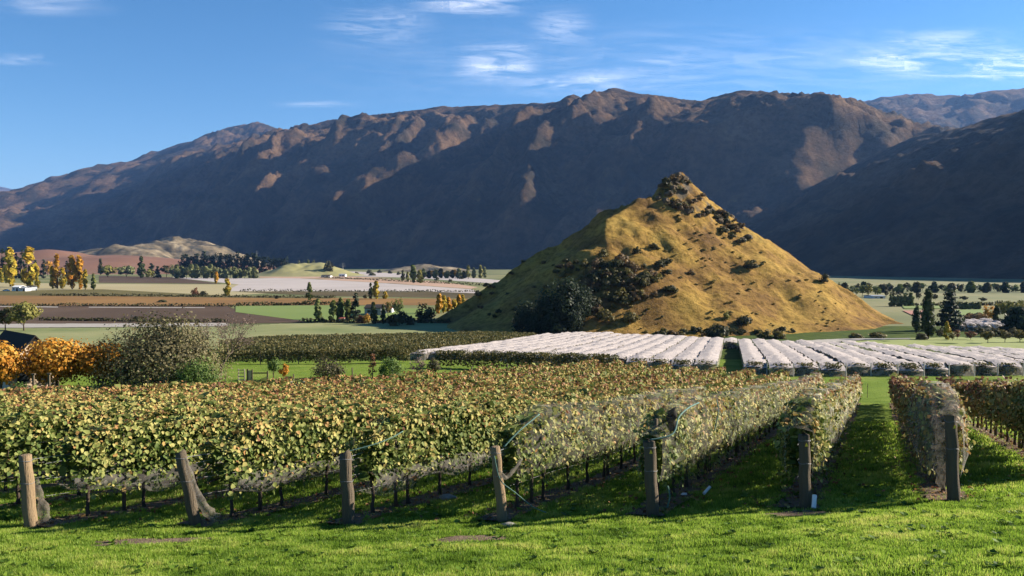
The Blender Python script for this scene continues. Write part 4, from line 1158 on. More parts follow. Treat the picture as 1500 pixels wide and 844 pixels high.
# -- garden trees at the back of the vineyard (near: leaf-sized faces)
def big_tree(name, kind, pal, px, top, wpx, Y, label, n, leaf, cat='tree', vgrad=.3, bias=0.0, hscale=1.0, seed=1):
    d = ray(px, 560) * Y; g = np.array([d[0], Y, float(zt(d[0], Y))])
    H = ray(px, top)[2] * Y - g[2]; W = wpx * Y / FPX
    r = np.random.default_rng(seed)
    v, f, t, c = crown(kind, H, W, n, leaf, r, bias, vgrad)
    root = empty(name, g); tag(root, label, cat)
    link('crown', v, f, MPAL[pal], root, False, t)
    trunk_for(kind, H, W, c, r).build('trunk', M_trunk, root, True)
    return root, g, H, W
big_tree('maple_tree', 'round', 'orange', 2, 500, 62, 69, 'glowing orange tree in front of the house', 4200, .24, seed=1, bias=.15)
big_tree('maple_tree', 'round', 'orange', 84, 494, 104, 72, 'broad orange tree with bare brown middle beside the house', 7500, .24, seed=2, bias=.1)
big_tree('maple_tree', 'round', 'orange', 152, 499, 82, 73, 'rusty orange tree merging into the big brown bush', 5000, .24, seed=3, bias=.0)
big_tree('large_bush', 'bush', 'bush_mix', 238, 455, 190, 75, 'big brown-green bush towering behind the vineyard', 26000, .20, 'bush', seed=4, vgrad=-.35, bias=-.08)
big_tree('green_bush', 'bush', 'green', 288, 515, 74, 71, 'fresh green bush at the foot of the big brown one', 3800, .16, 'bush', seed=5)
big_tree('green_bush', 'bush', 'green', 26, 556, 34, 64, 'small rounded green bush below the orange tree', 1500, .12, 'bush', seed=6)
def bare_tree(px, top, Y, label, seed, wood):
    d = ray(px, 560) * Y; g = np.array([d[0], Y, float(zt(d[0], Y))])
    H = ray(px, top)[2] * Y - g[2]; r = random.Random(seed); m = MB(); tips = []
    def grow(p, dirv, L, rad, depth):
        q = p + dirv * L
        mid = (p + q) / 2 + np.array([r.uniform(-.06, .06) * L, r.uniform(-.06, .06) * L, 0])
        m.tube([p, mid, q], [rad, rad * .8, rad * .62], 6 if depth < 2 else 4, depth == 0)
        if depth >= 3: tips.append(q); tips.append(mid)
        if depth == 6: return
        for _ in range(3 if depth in (0, 2) else 2):
            dv = dirv + np.array([r.gauss(0, .50), r.gauss(0, .50), r.gauss(.06, .22)]); dv /= np.linalg.norm(dv)
            if dv[2] < -.15: dv[2] = .1
            grow(q, dv, L * r.uniform(.66, .86), rad * .60, depth + 1)
    grow(np.zeros(3), np.array([.10, 0, .99]), H * .24, H * .022, 0)
    root = empty('bare_tree', g); tag(root, label, 'tree')
    m.build('branches', M_trunk, root, True)
    tp = np.array(tips); rr = np.random.default_rng(seed)
    idx = rr.integers(0, len(tp), 3000)
    p = tp[idx] + rr.normal(0, .22, (3000, 3))
    v, f, o = leaf_mesh(p, rdir(3000, rr), rdir(3000, rr), rr.uniform(.05, .13, 3000), 'diam')
    link('crown', v, f, MPAL['twig'], root, False, rr.uniform(0, 1, 3000)[o])
bare_tree(322, 446, 78, 'bare twiggy mauve tree beside the big brown bush', 8, None)
for (nm, kd, pal, px, t, w, Y, lab, n, lf, sd) in [
    ('sapling', 'round', 'green', 401, 522, 24, 84, 'green sapling on the lawn by the gate', 500, .17, 11),
    ('sapling', 'round', 'orange', 416, 531, 16, 83, 'little orange tree beside the green sapling', 420, .15, 12),
    ('shrub', 'bush', 'dark_bush', 480, 519, 54, 85, 'wide dark brown shrub on the lawn', 1900, .17, 13),
    ('sapling', 'poplar', 'red_brown', 546, 519, 15, 86, 'thin rusty sapling beside the round green shrub', 380, .16, 14),
    ('shrub', 'bush', 'green', 571, 519, 38, 86, 'round fresh green shrub on the lawn', 1600, .17, 15),
    ('shrub', 'round', 'twig', 611, 524, 28, 88, 'thin grey twiggy shrub by the netted rows', 420, .14, 16),
    ('shrub', 'round', 'dark_bush', 635, 525, 24, 88, 'dark round-headed shrub by the netted rows', 800, .15, 17)]:
    big_tree(nm, kd, pal, px, t, w, Y, lab, n, lf, 'tree' if nm == 'sapling' else 'shrub', seed=sd)

# -- dark evergreens and scrub on the hill
HT = [(772, 488, 430, 46), (800, 490, 412, 52), (828, 484, 396, 52), (846, 478, 408, 40), (812, 492, 446, 44), (783, 492, 452, 40), (838, 488, 440, 36), (858, 462, 412, 26)]
for i, (px, b, t, w) in enumerate(HT):
    tree('evergreen_tree', 'bush', 'pine', px, b, t, w, 'dark evergreen in the clump on the shaded hill foot', 'tree', 'evergreen clump on the hill', 2000, onhill=True)
HS = [(887, 470, 448, 28, 'scrub_olive', 'large olive bush under the dark scrub of the hill'), (923, 472, 456, 28, 'scrub_olive', 'rounded yellow-olive bush low on the hill'), (868, 452, 434, 30, 'scrub_dark', 'dark bush joining the evergreen clump'),
      (1052, 502, 474, 44, 'scrub_dark', 'big dark bush at the hill foot by the aisle between netted blocks'), (1064, 470, 456, 14, 'yellow_green', 'small yellow-green bush above the big dark foot bush'), (1120, 498, 484, 24, 'scrub_olive', 'first olive bush along the sunny hill foot'), (1140, 499, 484, 22, 'scrub_olive', 'second olive bush along the sunny hill foot'),
      (1090, 478, 460, 28, 'scrub_dark', 'dark bush above the olive pair at the hill foot'), (1208, 414, 400, 16, 'scrub_dark', 'dark bush low on the sunlit slope'), (1098, 393, 380, 22, 'scrub_dark', 'dark bush high on the sunlit slope below the rocks'), (966, 392, 380, 20, 'scrub_dark', 'dark bush on the bright spur'),
      (982, 430, 416, 26, 'scrub_dark', 'dark bush in the middle of the front slope'), (1255, 496, 487, 22, 'scrub_olive', 'olive bush at the far end of the hill foot'), (1285, 495, 487, 30, 'scrub_olive', 'wide olive bush at the tapering hill foot')]
for (px, b, t, w, pal, lab) in HS:
    tree('hill_bush', 'bush', pal, px, b, t, w, lab, 'bush', 'named bushes of the hill', 700, onhill=True)
rs = random.Random(21)
def scatter(n, fn, pal, hrange, wk, label, group, nl=150):
    done = 0; tries = 0
    while done < n and tries < n * 30:
        tries += 1
        px, py = fn()
        g = GH(px, py)
        if g[2] - float(zt(g[0], g[1])) < .3: continue
        h = rs.uniform(*hrange)
        tree('hill_shrub', 'bush', rs.choice(pal), px, py, py - h, h * rs.uniform(*wk), label, 'shrub', group, nl, onhill=True); done += 1
scatter(85, lambda: (rs.gauss(900, 38), rs.gauss(416, 19)), ['scrub_dark', 'scrub_brown', 'scrub_olive'], (7, 14), (1.3, 2.0), 'dark shrub in the thicket beside the evergreen clump', 'thicket on the hill front', 300)
scatter(46, lambda: (rs.gauss(990, 16), rs.uniform(262, 312)), ['scrub_dark', 'scrub_olive', 'scrub_brown'], (4, 8), (1.2, 2.2), 'small scrub bush on the rocky hilltop', 'scrub on the hilltop', 200)
def right_rocks():
    t = rs.random(); return (1000 + t * 90 + rs.gauss(0, 10), 290 + t * 58 + rs.gauss(2, 8))
scatter(34, right_rocks, ['scrub_dark', 'scrub_brown'], (4, 8), (1.4, 2.4), 'dark scrub along the rocks below the summit', 'scrub along the hill rocks', 200)
def slope_any():
    t = rs.random() ** .8; px = rs.uniform(1000 - 110 * t, 1000 + 320 * t); return px, 300 + 190 * t - abs(px - 1000) * 0.0
scatter(130, slope_any, ['scrub_olive', 'scrub_gold', 'scrub_gold', 'scrub_gold'], (1.5, 3.2), (1.6, 3.0), 'small shrub dotted over the sunlit golden slope', 'shrubs dotted over the sunlit hillside', 120)
scatter(40, lambda: (rs.uniform(690, 860), rs.uniform(380, 480)), ['scrub_dark', 'scrub_brown'], (3, 6), (1.4, 2.4), 'small shrub on the shaded side of the hill', 'shrubs on the shaded hillside', 120)
scatter(26, lambda: (rs.uniform(960, 1300), rs.uniform(486, 499)), ['scrub_olive', 'scrub_dark', 'scrub_brown'], (4, 8), (1.5, 2.6), 'low shrub along the sunny hill foot', 'shrubs along the hill foot', 160)
# rocks of the summit
import bmesh
M_schist = mat_noise('schist_rock', [(.045, .035, .022), (.11, .08, .05), (.17, .125, .075)], 0.8, 8, 0.95, bump=0.9, bump_scale=3, bump_dist=.3)
rockm = []
for q in range(3):
    bm = bmesh.new(); bmesh.ops.create_icosphere(bm, subdivisions=2, radius=1)
    for vv in bm.verts:
        nz = float(perlin(vv.co.x * 1.4 + q * 5, vv.co.y * 1.4 + vv.co.z * 2)); vv.co *= 1 + .5 * nz; vv.co.z *= .8
    me = bpy.data.meshes.new('rock'); bm.to_mesh(me); bm.free(); me.materials.append(M_schist); rockm.append(me)
for i in range(34):
    if i < 18: px, py = rs.gauss(985, 14), rs.uniform(258, 300)
    else: px, py = right_rocks()
    g = GH(px, py)
    if g[2] - float(zt(g[0], g[1])) < 3: continue
    o = bpy.data.objects.new('rock', rockm[i % 3]); COL.objects.link(o)
    s = rs.uniform(.6, 1.6); o.location = (g[0], g[1], g[2] - .35 * s); o.scale = (s * rs.uniform(.8, 1.5), s, s * rs.uniform(.7, 1.3)); o.rotation_euler = (rs.uniform(-.3, .3), rs.uniform(-.3, .3), rs.uniform(0, 6))
    tag(o, 'dark schist rock on the summit crag' if i < 18 else 'dark schist rock in the band running down from the summit', 'rock', 'rocks of the summit crag' if i < 18 else 'rocks in the band below the summit')

for cr_, tk_ in PROTO.values():
    bpy.data.objects.remove(cr_); bpy.data.objects.remove(tk_)
# ------------------------------------------------------------------ netted rows and the dark vine block
DN = np.array([0.273, 1.0]); DN = DN / np.linalg.norm(DN); NN = np.array([DN[1], -DN[0]])
M_white = mat_noise('white_row_net', [(.22, .19, .172), (.42, .37, .34), (.31, .27, .25)], 0.6, 7, 0.9, bump=0.7, bump_scale=2.2, bump_dist=0.25, spec=0.08)
M_sidenet = mat_net('row_net_side', (.60, .54, .47), .30, .25, 1.2, .4)
M_hedge = mat_leaf('hedge_leaves', [(0, .025, .032, .012), (.4, .07, .075, .025), (.75, .15, .125, .045), (1, .24, .18, .07)], .3, .6, .15)
def rows_in(poly, spacing, off=0.0):
    p = np.array([q[:2] for q in poly]); lat = p @ NN
    out = []; c = math.floor(lat.min() / spacing) * spacing + off
    while c < lat.max():
        ts = []
        for a, b in zip(p, np.roll(p, -1, 0)):
            la, lb = a @ NN - c, b @ NN - c
            if la * lb < 0: q = a + (b - a) * la / (la - lb); ts.append(q @ DN)
        if len(ts) >= 2 and max(ts) - min(ts) > 3: out.append((c, min(ts), max(ts)))
        c += spacing
    return out
def xy(c, t): return NN[0] * c + DN[0] * t, NN[1] * c + DN[1] * t
NPROF = [(-1.36, .45), (-1.35, 1.2), (-1.32, 1.62), (-.75, 1.72), (-.12, 1.86), (.12, 1.86), (.75, 1.72), (1.32, 1.62), (1.35, 1.2), (1.36, .45)]
ORDN = ['', 'first', 'second', 'third', 'fourth', 'fifth', 'sixth', 'seventh', 'eighth', 'ninth', 'tenth', 'eleventh', 'twelfth', 'thirteenth', 'fourteenth', 'fifteenth', 'sixteenth', 'seventeenth', 'eighteenth', 'nineteenth', 'twentieth'] + ['%dth' % i for i in range(21, 60)]
M_stake = mat_plain('pale_stake', (.42, .38, .32), .8)
def netted_block(poly_px, labels, group, spacing=2.72, Hs=1.0, rev=False):
    poly = [G(*q) for q in poly_px]; rl = rows_in(poly, spacing); nrows = len(rl)
    for i, (c, t0, t1) in enumerate(rl):
        t0 += random.uniform(-.7, .7)
        ts = np.arange(t0, t1, 1.1); r = np.random.default_rng(int(c * 10) % 9999 + 5)
        X, Yv, Z = [], [], []; rh = r.uniform(.5, .9); rv = r.uniform(.9, 1.06)
        for j, (lat, h) in enumerate(NPROF):
            x, y = xy(c + lat * (.97 + .03 * noise1(ts / 3, c)), ts)
            hh2 = h * Hs + (.16 * noise1(ts / 1.2, c * 3 + j * .6) + .14 * noise1(ts / 5.0, c) + .12 * np.abs(np.cos(ts * np.pi / 5.5)) ** 4 * (h > 1.6)) 
            hh2 = hh2 * (rh + (1 - rh) * np.clip((ts - t0) / 2.2, 0, 1)) * rv
            X.append(x); Yv.append(y); Z.append(zt(*xy(np.full(len(ts), c), ts)) + hh2)
        x0, y0 = xy(c, t0)
        root = empty('netted_vine_row', (0, 0, 0)); tag(root, ORDN[nrows - i if rev else i + 1] + ' ' + labels, 'netted row', group)
        X, Yv, Z = np.array(X).T, np.array(Yv).T, np.array(Z).T
        ny, nx = X.shape; idx = np.arange(ny * nx).reshape(ny, nx)
        q = np.stack([idx[:-1, :-1], idx[:-1, 1:], idx[1:, 1:], idx[1:, :-1]], -1)
        V = np.stack([X, Yv, Z], -1).reshape(-1, 3)
        link('net', V, q[:, 2:-2].reshape(-1, 4), M_white, root, True)
        link('net_skirt', V, q[:, [0, 1, -2, -1]].reshape(-1, 4), M_sidenet, root, True)
        # open end: the vine shows through the closing net
        e = [(NN[0] * (c + l) + DN[0] * (t0 - .15), NN[1] * (c + l) + DN[1] * (t0 - .15), float(zt(x0, y0)) + h * Hs * .97 * rh * rv) for l, h in NPROF]
        e = [(e[0][0], e[0][1], e[0][2] - .45)] + e + [(e[-1][0], e[-1][1], e[-1][2] - .45)]
        link('net_end', e, [list(range(len(e)))], M_sidenet, root)
        n = 800; t = t0 + .15 + r.exponential(2.2, n); l = r.normal(0, .5, n); h = r.beta(1.6, 1.3, n) * 1.65 * Hs + .1
        t = np.minimum(t, t1)
        x, y = xy(c + l, t); p = np.stack([x, y, zt(x, y) + h], 1)
        v, f, o = leaf_mesh(p, rdir(n, r), rdir(n, r), r.uniform(.14, .28, n), 'diam')
        fo = link('foliage', v, f, M_hedge, root, False, np.clip(r.normal(.5, .22, n), 0, 1)[o]); fo['kind'] = 'stuff'
        sx, sy = xy(c + 1.2, t0 - .3)
        MB().tube([(sx, sy, float(zt(sx, sy)) - .1), (sx + .02, sy, float(zt(sx, sy)) + 1.95 * Hs)], [.06, .05], 6).build('end_stake', M_stake, root)
netted_block([(598, 529), (690, 527), (780, 531), (880, 538), (980, 545), (1066, 549), (1071, 505), (985, 500), (845, 493), (800, 497), (720, 509)], 'white-netted row from the shaded aisle in the broad block below the hill', 'netted rows of the broad block', Hs=.76, rev=True)
netted_block([(1086, 549), (1192, 551), (1131, 507), (1080, 506)], 'white-netted row from the shaded aisle in the narrow three-row block', 'netted rows of the narrow block', Hs=.76)
netted_block([(1200, 552), (1330, 551), (1520, 550), (1680, 549), (1680, 528), (1500, 523), (1330, 517), (1240, 510), (1136, 508)], 'white-netted row from the narrow block in the block before the meadow', 'netted rows before the meadow', Hs=.76)
netted_block([(1400, 485.5), (1480, 487), (1472, 478), (1404, 477)], 'small far netted row from the cedar, behind the orchard', 'small far netted rows', 3.2, 1.3)

def hedge_rows(poly_px, spacing, H, W, dens, leaf, label, group, tint0, name='vine_row', direct=None):
    poly = [G(*q) for q in poly_px]
    for ri, (c, t0, t1) in enumerate(rows_in(poly, spacing, .7)):
        r = np.random.default_rng(int(abs(c) * 13) % 9999)
        n = int((t1 - t0) * dens); t = r.uniform(t0, t1, n); 
        l = r.normal(0, W * .5, n); h = H * (.22 + .78 * r.beta(1.6, .9, n)) + .12 * noise1(t / .9, c)
        x, y = xy(c + l, t); p = np.stack([x, y, zt(x, y) + h], 1)
        nn = rdir(n, r); nn[:, 2] = np.abs(nn[:, 2]); 
        v, f, o = leaf_mesh(p, nn, rdir(n, r), leaf * r.uniform(.6, 1.3, n), 'diam')
        root = empty(name, (0, 0, 0)); tag(root, ORDN[ri + 1] + ' ' + label, 'vine row', group)
        fo = link('foliage', v, f, M_hedge, root, False, np.clip(tint0 + .2 * noise1(t / 5, c) + r.normal(0, .17, n), 0, 1)[o]); fo['kind'] = 'stuff'
        x0, y0 = xy(c, t0 + .1)
        MB().tube([(x0, y0, float(zt(x0, y0)) - .1), (x0, y0, float(zt(x0, y0)) + 1.9)], [.06, .05], 6).build('end_post', M_greywood, root)
hedge_rows([(322, 530), (450, 529), (600, 528), (700, 513), (790, 499), (700, 495), (640, 498), (400, 504), (322, 512)], 2.7, 1.9, .5, 42, .34, 'brown-olive vine row from the bare tree in the low dark block', 'rows of the dark vine block', .52)

def hedge_line(px0, px1, label, H=2.0, n=2600, seed=5):
    """one vine row seen along its side, running across the view"""
    a, b = G(*px0), G(*px1); r = np.random.default_rng(seed)
    w = r.uniform(0, 1, n); L = np.linalg.norm(b - a)
    d = (b - a)[:2] / L; nrm = np.array([d[1], -d[0]])
    l = r.normal(0, .35, n)
    x = a[0] + (b - a)[0] * w + nrm[0] * l; y = a[1] + (b - a)[1] * w + nrm[1] * l
    h = H * (.12 + .88 * r.beta(1.3, 1.0, n)) + .2 * noise1(w * L / 1.8, seed)
    v, f, o = leaf_mesh(np.stack([x, y, zt(x, y) + h], 1), rdir(n, r), rdir(n, r), r.uniform(.14, .32, n), 'diam')
    root = empty('vine_row', (0, 0, 0)); tag(root, label, 'vine row')
    fo = link('foliage', v, f, M_hedge, root, False, np.clip(r.normal(.52, .2, n) + .2 * noise1(w * L / 4, seed + 3), 0, 1)[o]); fo['kind'] = 'stuff'
    for q in np.arange(.02, 1, 5.0 / L):
        p = a + (b - a) * q; gzz = float(zt(p[0], p[1]))
        MB().tube([(p[0], p[1] - .4, gzz - .1), (p[0], p[1] - .4, gzz + 1.9)], [.06, .05], 6).build('post', M_greywood, root)
hedge_line((640, 539), (905, 546), 'uncovered green-brown vine row along the front of the broad netted block', 2.1, 5200, 5)
hedge_line((322, 533), (600, 532), 'dark green hedge-like vine row edging the lawn', 2.0, 5200, 6)

# ------------------------------------------------------------------ lawn furniture: gate, fence posts, timber edging, stakes
M_palewood = mat_noise('pale_timber', [(.34, .29, .22), (.52, .46, .36)], 5, 6, .85, bump=.4, stretch=(1, 1, .3))
def at(px, Y): 
    x = ray(px, 560)[0] * Y; return x, Y, float(zt(x, Y))
gx0, gy0, gz0 = at(349, 82); gx1, gy1, gz1 = at(358, 82)
root = empty('gate', (gx0, gy0, gz0)); tag(root, 'pale timber gate on the lawn beside a white board', 'gate')
W_ = gx1 - gx0
for hz_ in (.15, .5, .85, 1.15):
    MB().box((W_ / 2, 0, hz_), (W_, .05, .09)).build('rail', M_palewood, root)
for q in (0, W_):
    MB().box((q, .06, .62), (.09, .06, 1.3)).build('upright', M_palewood, root)
wx_, wy_, wz_ = at(365, 82)
root = empty('board', (wx_, wy_, wz_)); tag(root, 'white board between two dark posts beside the gate', 'board')
MB().box((.08, 0, .62), (.34, .05, 1.0)).build('panel', M_palewood, root)
MB().box((-.16, .02, .6), (.14, .14, 1.3)).build('upright', M_greywood, root)
MB().box((.32, .02, .6), (.10, .10, 1.3)).build('upright', M_greywood, root)
fx0, fy0, fz0 = at(371, 82); fx1 = at(392, 82)[0]
root = empty('rail_fence', (fx0, fy0, fz0)); tag(root, 'short dark one-rail fence beside the white board', 'fence')
MB().box(((fx1 - fx0) / 2, 0, .85), (fx1 - fx0, .07, .12)).build('rail', M_greywood, root)
MB().box((fx1 - fx0, 0, .5), (.13, .13, 1.1)).build('upright', M_greywood, root)
for (px, Y, h, lab) in [(330, 80, .9, 'short pale fence post beside the gate'), (430, 80, .95, 'pale fence post near the little orange tree'), (516, 84, 1.2, 'thin fence post between the dark shrub and the rusty sapling'), (660, 84, 1.1, 'dark fence post on the lawn past the round-headed shrub'), (691, 85, 1.4, 'fence post before the uncovered vine row, first of three'),
                        (716, 86, 1.1, 'fence post before the uncovered vine row, second of three'), (743, 87, 1.4, 'fence post before the uncovered vine row, third of three')]:
    x, y, z = at(px, Y)
    m = MB().tube([(0, 0, -.2), (.01, 0, h * .5), (.0, 0, h)], [.075, .07, .065], 8); m.tube([(0, 0, h), (0, 0, h + .02)], [.06, .03], 8)
    o = m.build('fence_post', M_greywood, None, True); o.location = (x, y, z); tag(o, lab, 'post', 'fence posts on the lawn')
# timber-edged bed
bx_, by_, bz_ = at(470, 78); ex_ = at(527, 78)[0]
root = empty('timber_bed', (bx_, by_, bz_)); tag(root, 'low raised bed edged with dark timber below the wide dark shrub', 'raised bed')
for j in range(3):
    MB().box(((ex_ - bx_) / 2, 1.2 * (j == 2), .28 + .24 * (j == 1)), (ex_ - bx_, .12, .22)).build('plank', M_greywood, root)
MB().box(((ex_ - bx_) / 2, .6, .2), (ex_ - bx_ - .1, 1.0, .4)).build('soil', M_soil, root)
for (px, w, lab) in [(502, .9, 'pale timber block lying at the end of the raised bed'), (523, .65, 'short pale timber block on the raised bed corner'), (438, 1.6, 'pale timber beam lying on the lawn edge')]:
    x, y, z = at(px, 77)
    o = MB().box((0, 0, .2), (w, .35, .4), .15).build('timber_block', M_palewood); o.location = (x, y, z + (.3 if px > 500 else .1)); tag(o, lab, 'timber')
for (px, Y, h, lab) in [(1218, 70, 1.1, 'thin stake on the grass beyond the narrow netted row'), (1271, 66, 1.2, 'thin stake on the grass between the two lanes of vines')]:
    x, y, z = at(px, Y); m = MB().tube([(0, 0, -.1), (.01, 0, h)], [.022, .02], 6); m.box((0, 0, h * .8), (.07, .05, .05))
    o = m.build('fence_stake', M_greywood); o.location = (x, y, z); tag(o, lab, 'stake')

# ------------------------------------------------------------------ house behind the orange trees
M_roof = mat_plain('dark_metal_roof', (.03, .026, .024), .85, .2, 3, .1)
M_cream = mat_noise('cream_render', [(.58, .44, .30), (.66, .51, .36)], 1.5, 6, .85)
M_glass = mat_plain('window_glass', (.02, .025, .03), .08, .1)
def house(px, Y, Wd, L, Hw, Hr, rz, label, wall, roofm):
    x, y, z = at(px, Y)
    root = empty('house', (x, y, z), rz); tag(root, label, 'house')
    m = MB()
    g = [(-Wd / 2, -L / 2), (Wd / 2, -L / 2), (Wd / 2, L / 2), (-Wd / 2, L / 2)]
    for yy in (-L / 2, L / 2):
        q = [(-Wd / 2, yy, -.3), (Wd / 2, yy, -.3), (Wd / 2, yy, Hw), (0, yy, Hw + Hr), (-Wd / 2, yy, Hw)]
        m.poly(q if yy < 0 else q[::-1])
    for xx in (-Wd / 2, Wd / 2):
        q = [(xx, -L / 2, -.3), (xx, -L / 2, Hw), (xx, L / 2, Hw), (xx, L / 2, -.3)]
        m.poly(q if xx < 0 else q[::-1])
    m.build('wall', wall, root)
    ov = .45; t = .14; sl = Hr / (Wd / 2)
    for s in (-1, 1):
        e = MB()
        p = [(0, -L / 2 - ov, Hw + Hr + .05), (s * (Wd / 2 + ov), -L / 2 - ov, Hw - ov * sl + .05), (s * (Wd / 2 + ov), L / 2 + ov, Hw - ov * sl + .05), (0, L / 2 + ov, Hw + Hr + .05)]
        u = [(a, b, c + t) for a, b, c in p]
        e.poly(p); e.poly(u[::-1])
        for i in range(4): e.poly([p[i], p[(i + 1) % 4], u[(i + 1) % 4], u[i]])
        e.build('roof', roofm, root)
    for xx in (-Wd * .22, Wd * .22):
        w = MB().box((xx, -L / 2 - .03, 1.4), (1.1, .06, 1.3)).build('window', M_greywood, root)
        MB().box((xx, -L / 2 - .05, 1.4), (.95, .06, 1.15)).build('pane', M_glass, w)
    return root
house(30, 77, 4.2, 8.0, 2.6, 2.4, math.radians(48), 'cream-walled house with dark gable roof behind the orange trees', M_cream, M_roof)
# veranda posts by the broad orange tree
for (px, lab) in [(49, 'first dark veranda post under the broad orange tree'), (72, 'second dark veranda post under the broad orange tree')]:
    x, y, z = at(px, 66); o = MB().box((0, 0, 1.1), (.14, .14, 2.2)).box((0, 0, .08), (.24, .24, .16)).box((0, 0, 2.16), (.3, .2, .12)).build('veranda_post', M_greywood); o.location = (x, y, z); tag(o, lab, 'post')

# ------------------------------------------------------------------ far buildings, car, pylons
M_white2 = mat_plain('white_cladding', (.62, .62, .60), .5, .08)
M_grey2 = mat_plain('grey_cladding', (.25, .27, .29), .5, .1)
M_redroof = mat_plain('red_roof', (.30, .09, .06), .6, .15)
def shed(px, base, wpx, hpx, dep, label, wall, roof, nm='shed', cat='shed'):
    g = G(px, base); k = g[1] / FPX; W, H = wpx * k, hpx * k
    root = empty(nm, g); tag(root, label, cat)
    MB().box((0, dep / 2, H * .38 - .1), (W, dep, H * .76 + .2)).build('wall', wall, root)
    m = MB(); e = W * .54; y0, y1 = -.4, dep + .4; h0, h1 = H * .74, H
    a = [(-e, y0, h0), (e, y0, h0), (e, dep / 2, h1), (-e, dep / 2, h1)]; b = [(-e, dep / 2, h1), (e, dep / 2, h1), (e, y1, h0), (-e, y1, h0)]
    for q in (a, b):
        u = [(p[0], p[1], p[2] + .25) for p in q]; m.poly(q[::-1]); m.poly(u)
        for i in range(4): m.poly([q[i], q[(i + 1) % 4], u[(i + 1) % 4], u[i]])
    m.build('roof', roof, root)
    MB().box((W * .18, -.04, H * .3), (W * .22, .1, H * .55)).build('door', M_roof, root)
    MB().box((-W * .25, -.04, H * .45), (W * .16, .1, H * .25)).build('window', M_glass, root)
shed(23, 427, 11, 8, 8, 'white shed with dark door under the tallest yellow poplars', M_white2, M_white2)
shed(33, 427, 8, 6, 7, 'lower grey-white shed beside the white one', M_white2, M_grey2)
shed(42, 426, 8, 7, 7, 'dark shed at the end of the white sheds', M_grey2, M_roof)
shed(477, 407, 13, 4, 14, 'far low shed with dark roof on the pale fields', M_white2, M_roof)
shed(501, 405.5, 9, 4, 12, 'far pale shed beside the low dark-roofed one', M_white2, M_grey2)
shed(546, 463, 24, 15, 12, 'dark-roofed homestead among the trees below the hill', M_grey2, M_roof, 'house', 'house')
shed(569, 459, 10, 9, 8, 'small red-roofed outbuilding beside the homestead', M_white2, M_redroof)
shed(500, 472, 7, 6, 6, 'small pinkish-white hut at the foot of the homestead poplars', M_white2, M_redroof, 'hut', 'hut')
shed(1288, 437.5, 18, 4, 12, 'low pale building among the riverside trees', M_white2, M_grey2)
g = G(9, 427); root = empty('parked_car', g); tag(root, 'white car parked beside the white shed', 'car')
m = MB(); prof = [(-2.1, .35), (-2.1, .8), (-1.5, .95), (-.9, 1.45), (.7, 1.5), (1.3, 1.0), (2.1, .85), (2.15, .35)]
for s in (-1, 1):
    q = [(a, s * .85, b) for a, b in prof]; m.poly(q if s < 0 else q[::-1])
for i in range(len(prof)):
    a, b = prof[i], prof[(i + 1) % len(prof)]
    m.poly([(a[0], -.85, a[1]), (a[0], .85, a[1]), (b[0], .85, b[1]), (b[0], -.85, b[1])])
m.build('body', M_white2, root)
MB().poly([(-1.35, -.87, 1.0), (1.1, -.87, 1.02), (.6, -.87, 1.4), (-.8, -.87, 1.38)]).build('window', M_glass, root)
for xx in (-1.3, 1.35):
    for yy in (-.8, .8):
        MB().tube([(xx, yy - .1, .33), (xx, yy + .1, .33)], [.33, .33], 12).build('wheel', M_roof, root)
def pylon(px, base, top, Y, label):
    d = ray(px, base) * Y; z0 = VALLEY if base > 389 else d[2] - 4; H = ray(px, top)[2] * Y - z0
    root = empty('pylon', (d[0], Y, z0)); tag(root, label, 'pylon', 'lattice power pylons')
    w = H * .1; m = MB()
    for sx in (-1, 1):
        for sy in (-1, 1):
            MB().tube([(sx * w, sy * w, 0), (sx * w * .25, sy * w * .25, H * .7), (0, 0, H)], [.35, .3, .2], 4).build('leg', M_wire, root)
    for q, L in ((.66, .24), (.78, .28), (.9, .22)):
        MB().tube([(-H * L, 0, H * q), (0, 0, H * (q + .03)), (H * L, 0, H * q)], [.22, .4, .22], 4).build('cross_arm', M_wire, root)
pylon(502, 396, 385, 1300, 'lattice pylon beside the green knoll')
pylon(376, 378, 367, 2300, 'small lattice pylon above the dark pine plantation')
pylon(630, 410, 394, 1500, 'lattice pylon in the mixed far tree belt')
HAZE = 2.8e-5
# ------------------------------------------------------------------ cirrus
def mat_cirrus(seed, dens):
    m, nt, out = new_mat('cirrus')
    tc = nt.nodes.new('ShaderNodeTexCoord')
    n = noise_node(nt, tc.outputs['UV'], 1.6, 7, 0.58, (0.55, 1.5, 1), 0.35, 1.2)
    n.noise_dimensions = '4D'; n.inputs['W'].default_value = seed
    r = ramp_node(nt, [(0.40, 0, 0, 0), (0.85, 1, 1, 1)]); nt.links.new(n.outputs['Fac'], r.inputs[0])
    gp = nt.nodes.new('ShaderNodeAttribute'); gp.attribute_name = 'tint'
    mu = nt.nodes.new('ShaderNodeMath'); mu.operation = 'MULTIPLY'
    nt.links.new(r.outputs[0], mu.inputs[0]); nt.links.new(gp.outputs['Fac'], mu.inputs[1])
    m2 = nt.nodes.new('ShaderNodeMath'); m2.operation = 'MULTIPLY'; m2.inputs[1].default_value = dens * .4; m2.use_clamp = True
    nt.links.new(mu.outputs[0], m2.inputs[0])
    d = nt.nodes.new('ShaderNodeBsdfTranslucent'); d.inputs['Color'].default_value = (1, 1, 1, 1)
    t = nt.nodes.new('ShaderNodeBsdfTransparent')
    x = nt.nodes.new('ShaderNodeMixShader')
    nt.links.new(m2.outputs[0], x.inputs[0]); nt.links.new(t.outputs[0], x.inputs[1]); nt.links.new(d.outputs[0], x.inputs[2])
    nt.links.new(x.outputs[0], out.inputs['Surface'])
    return m
ALT = 7000.0
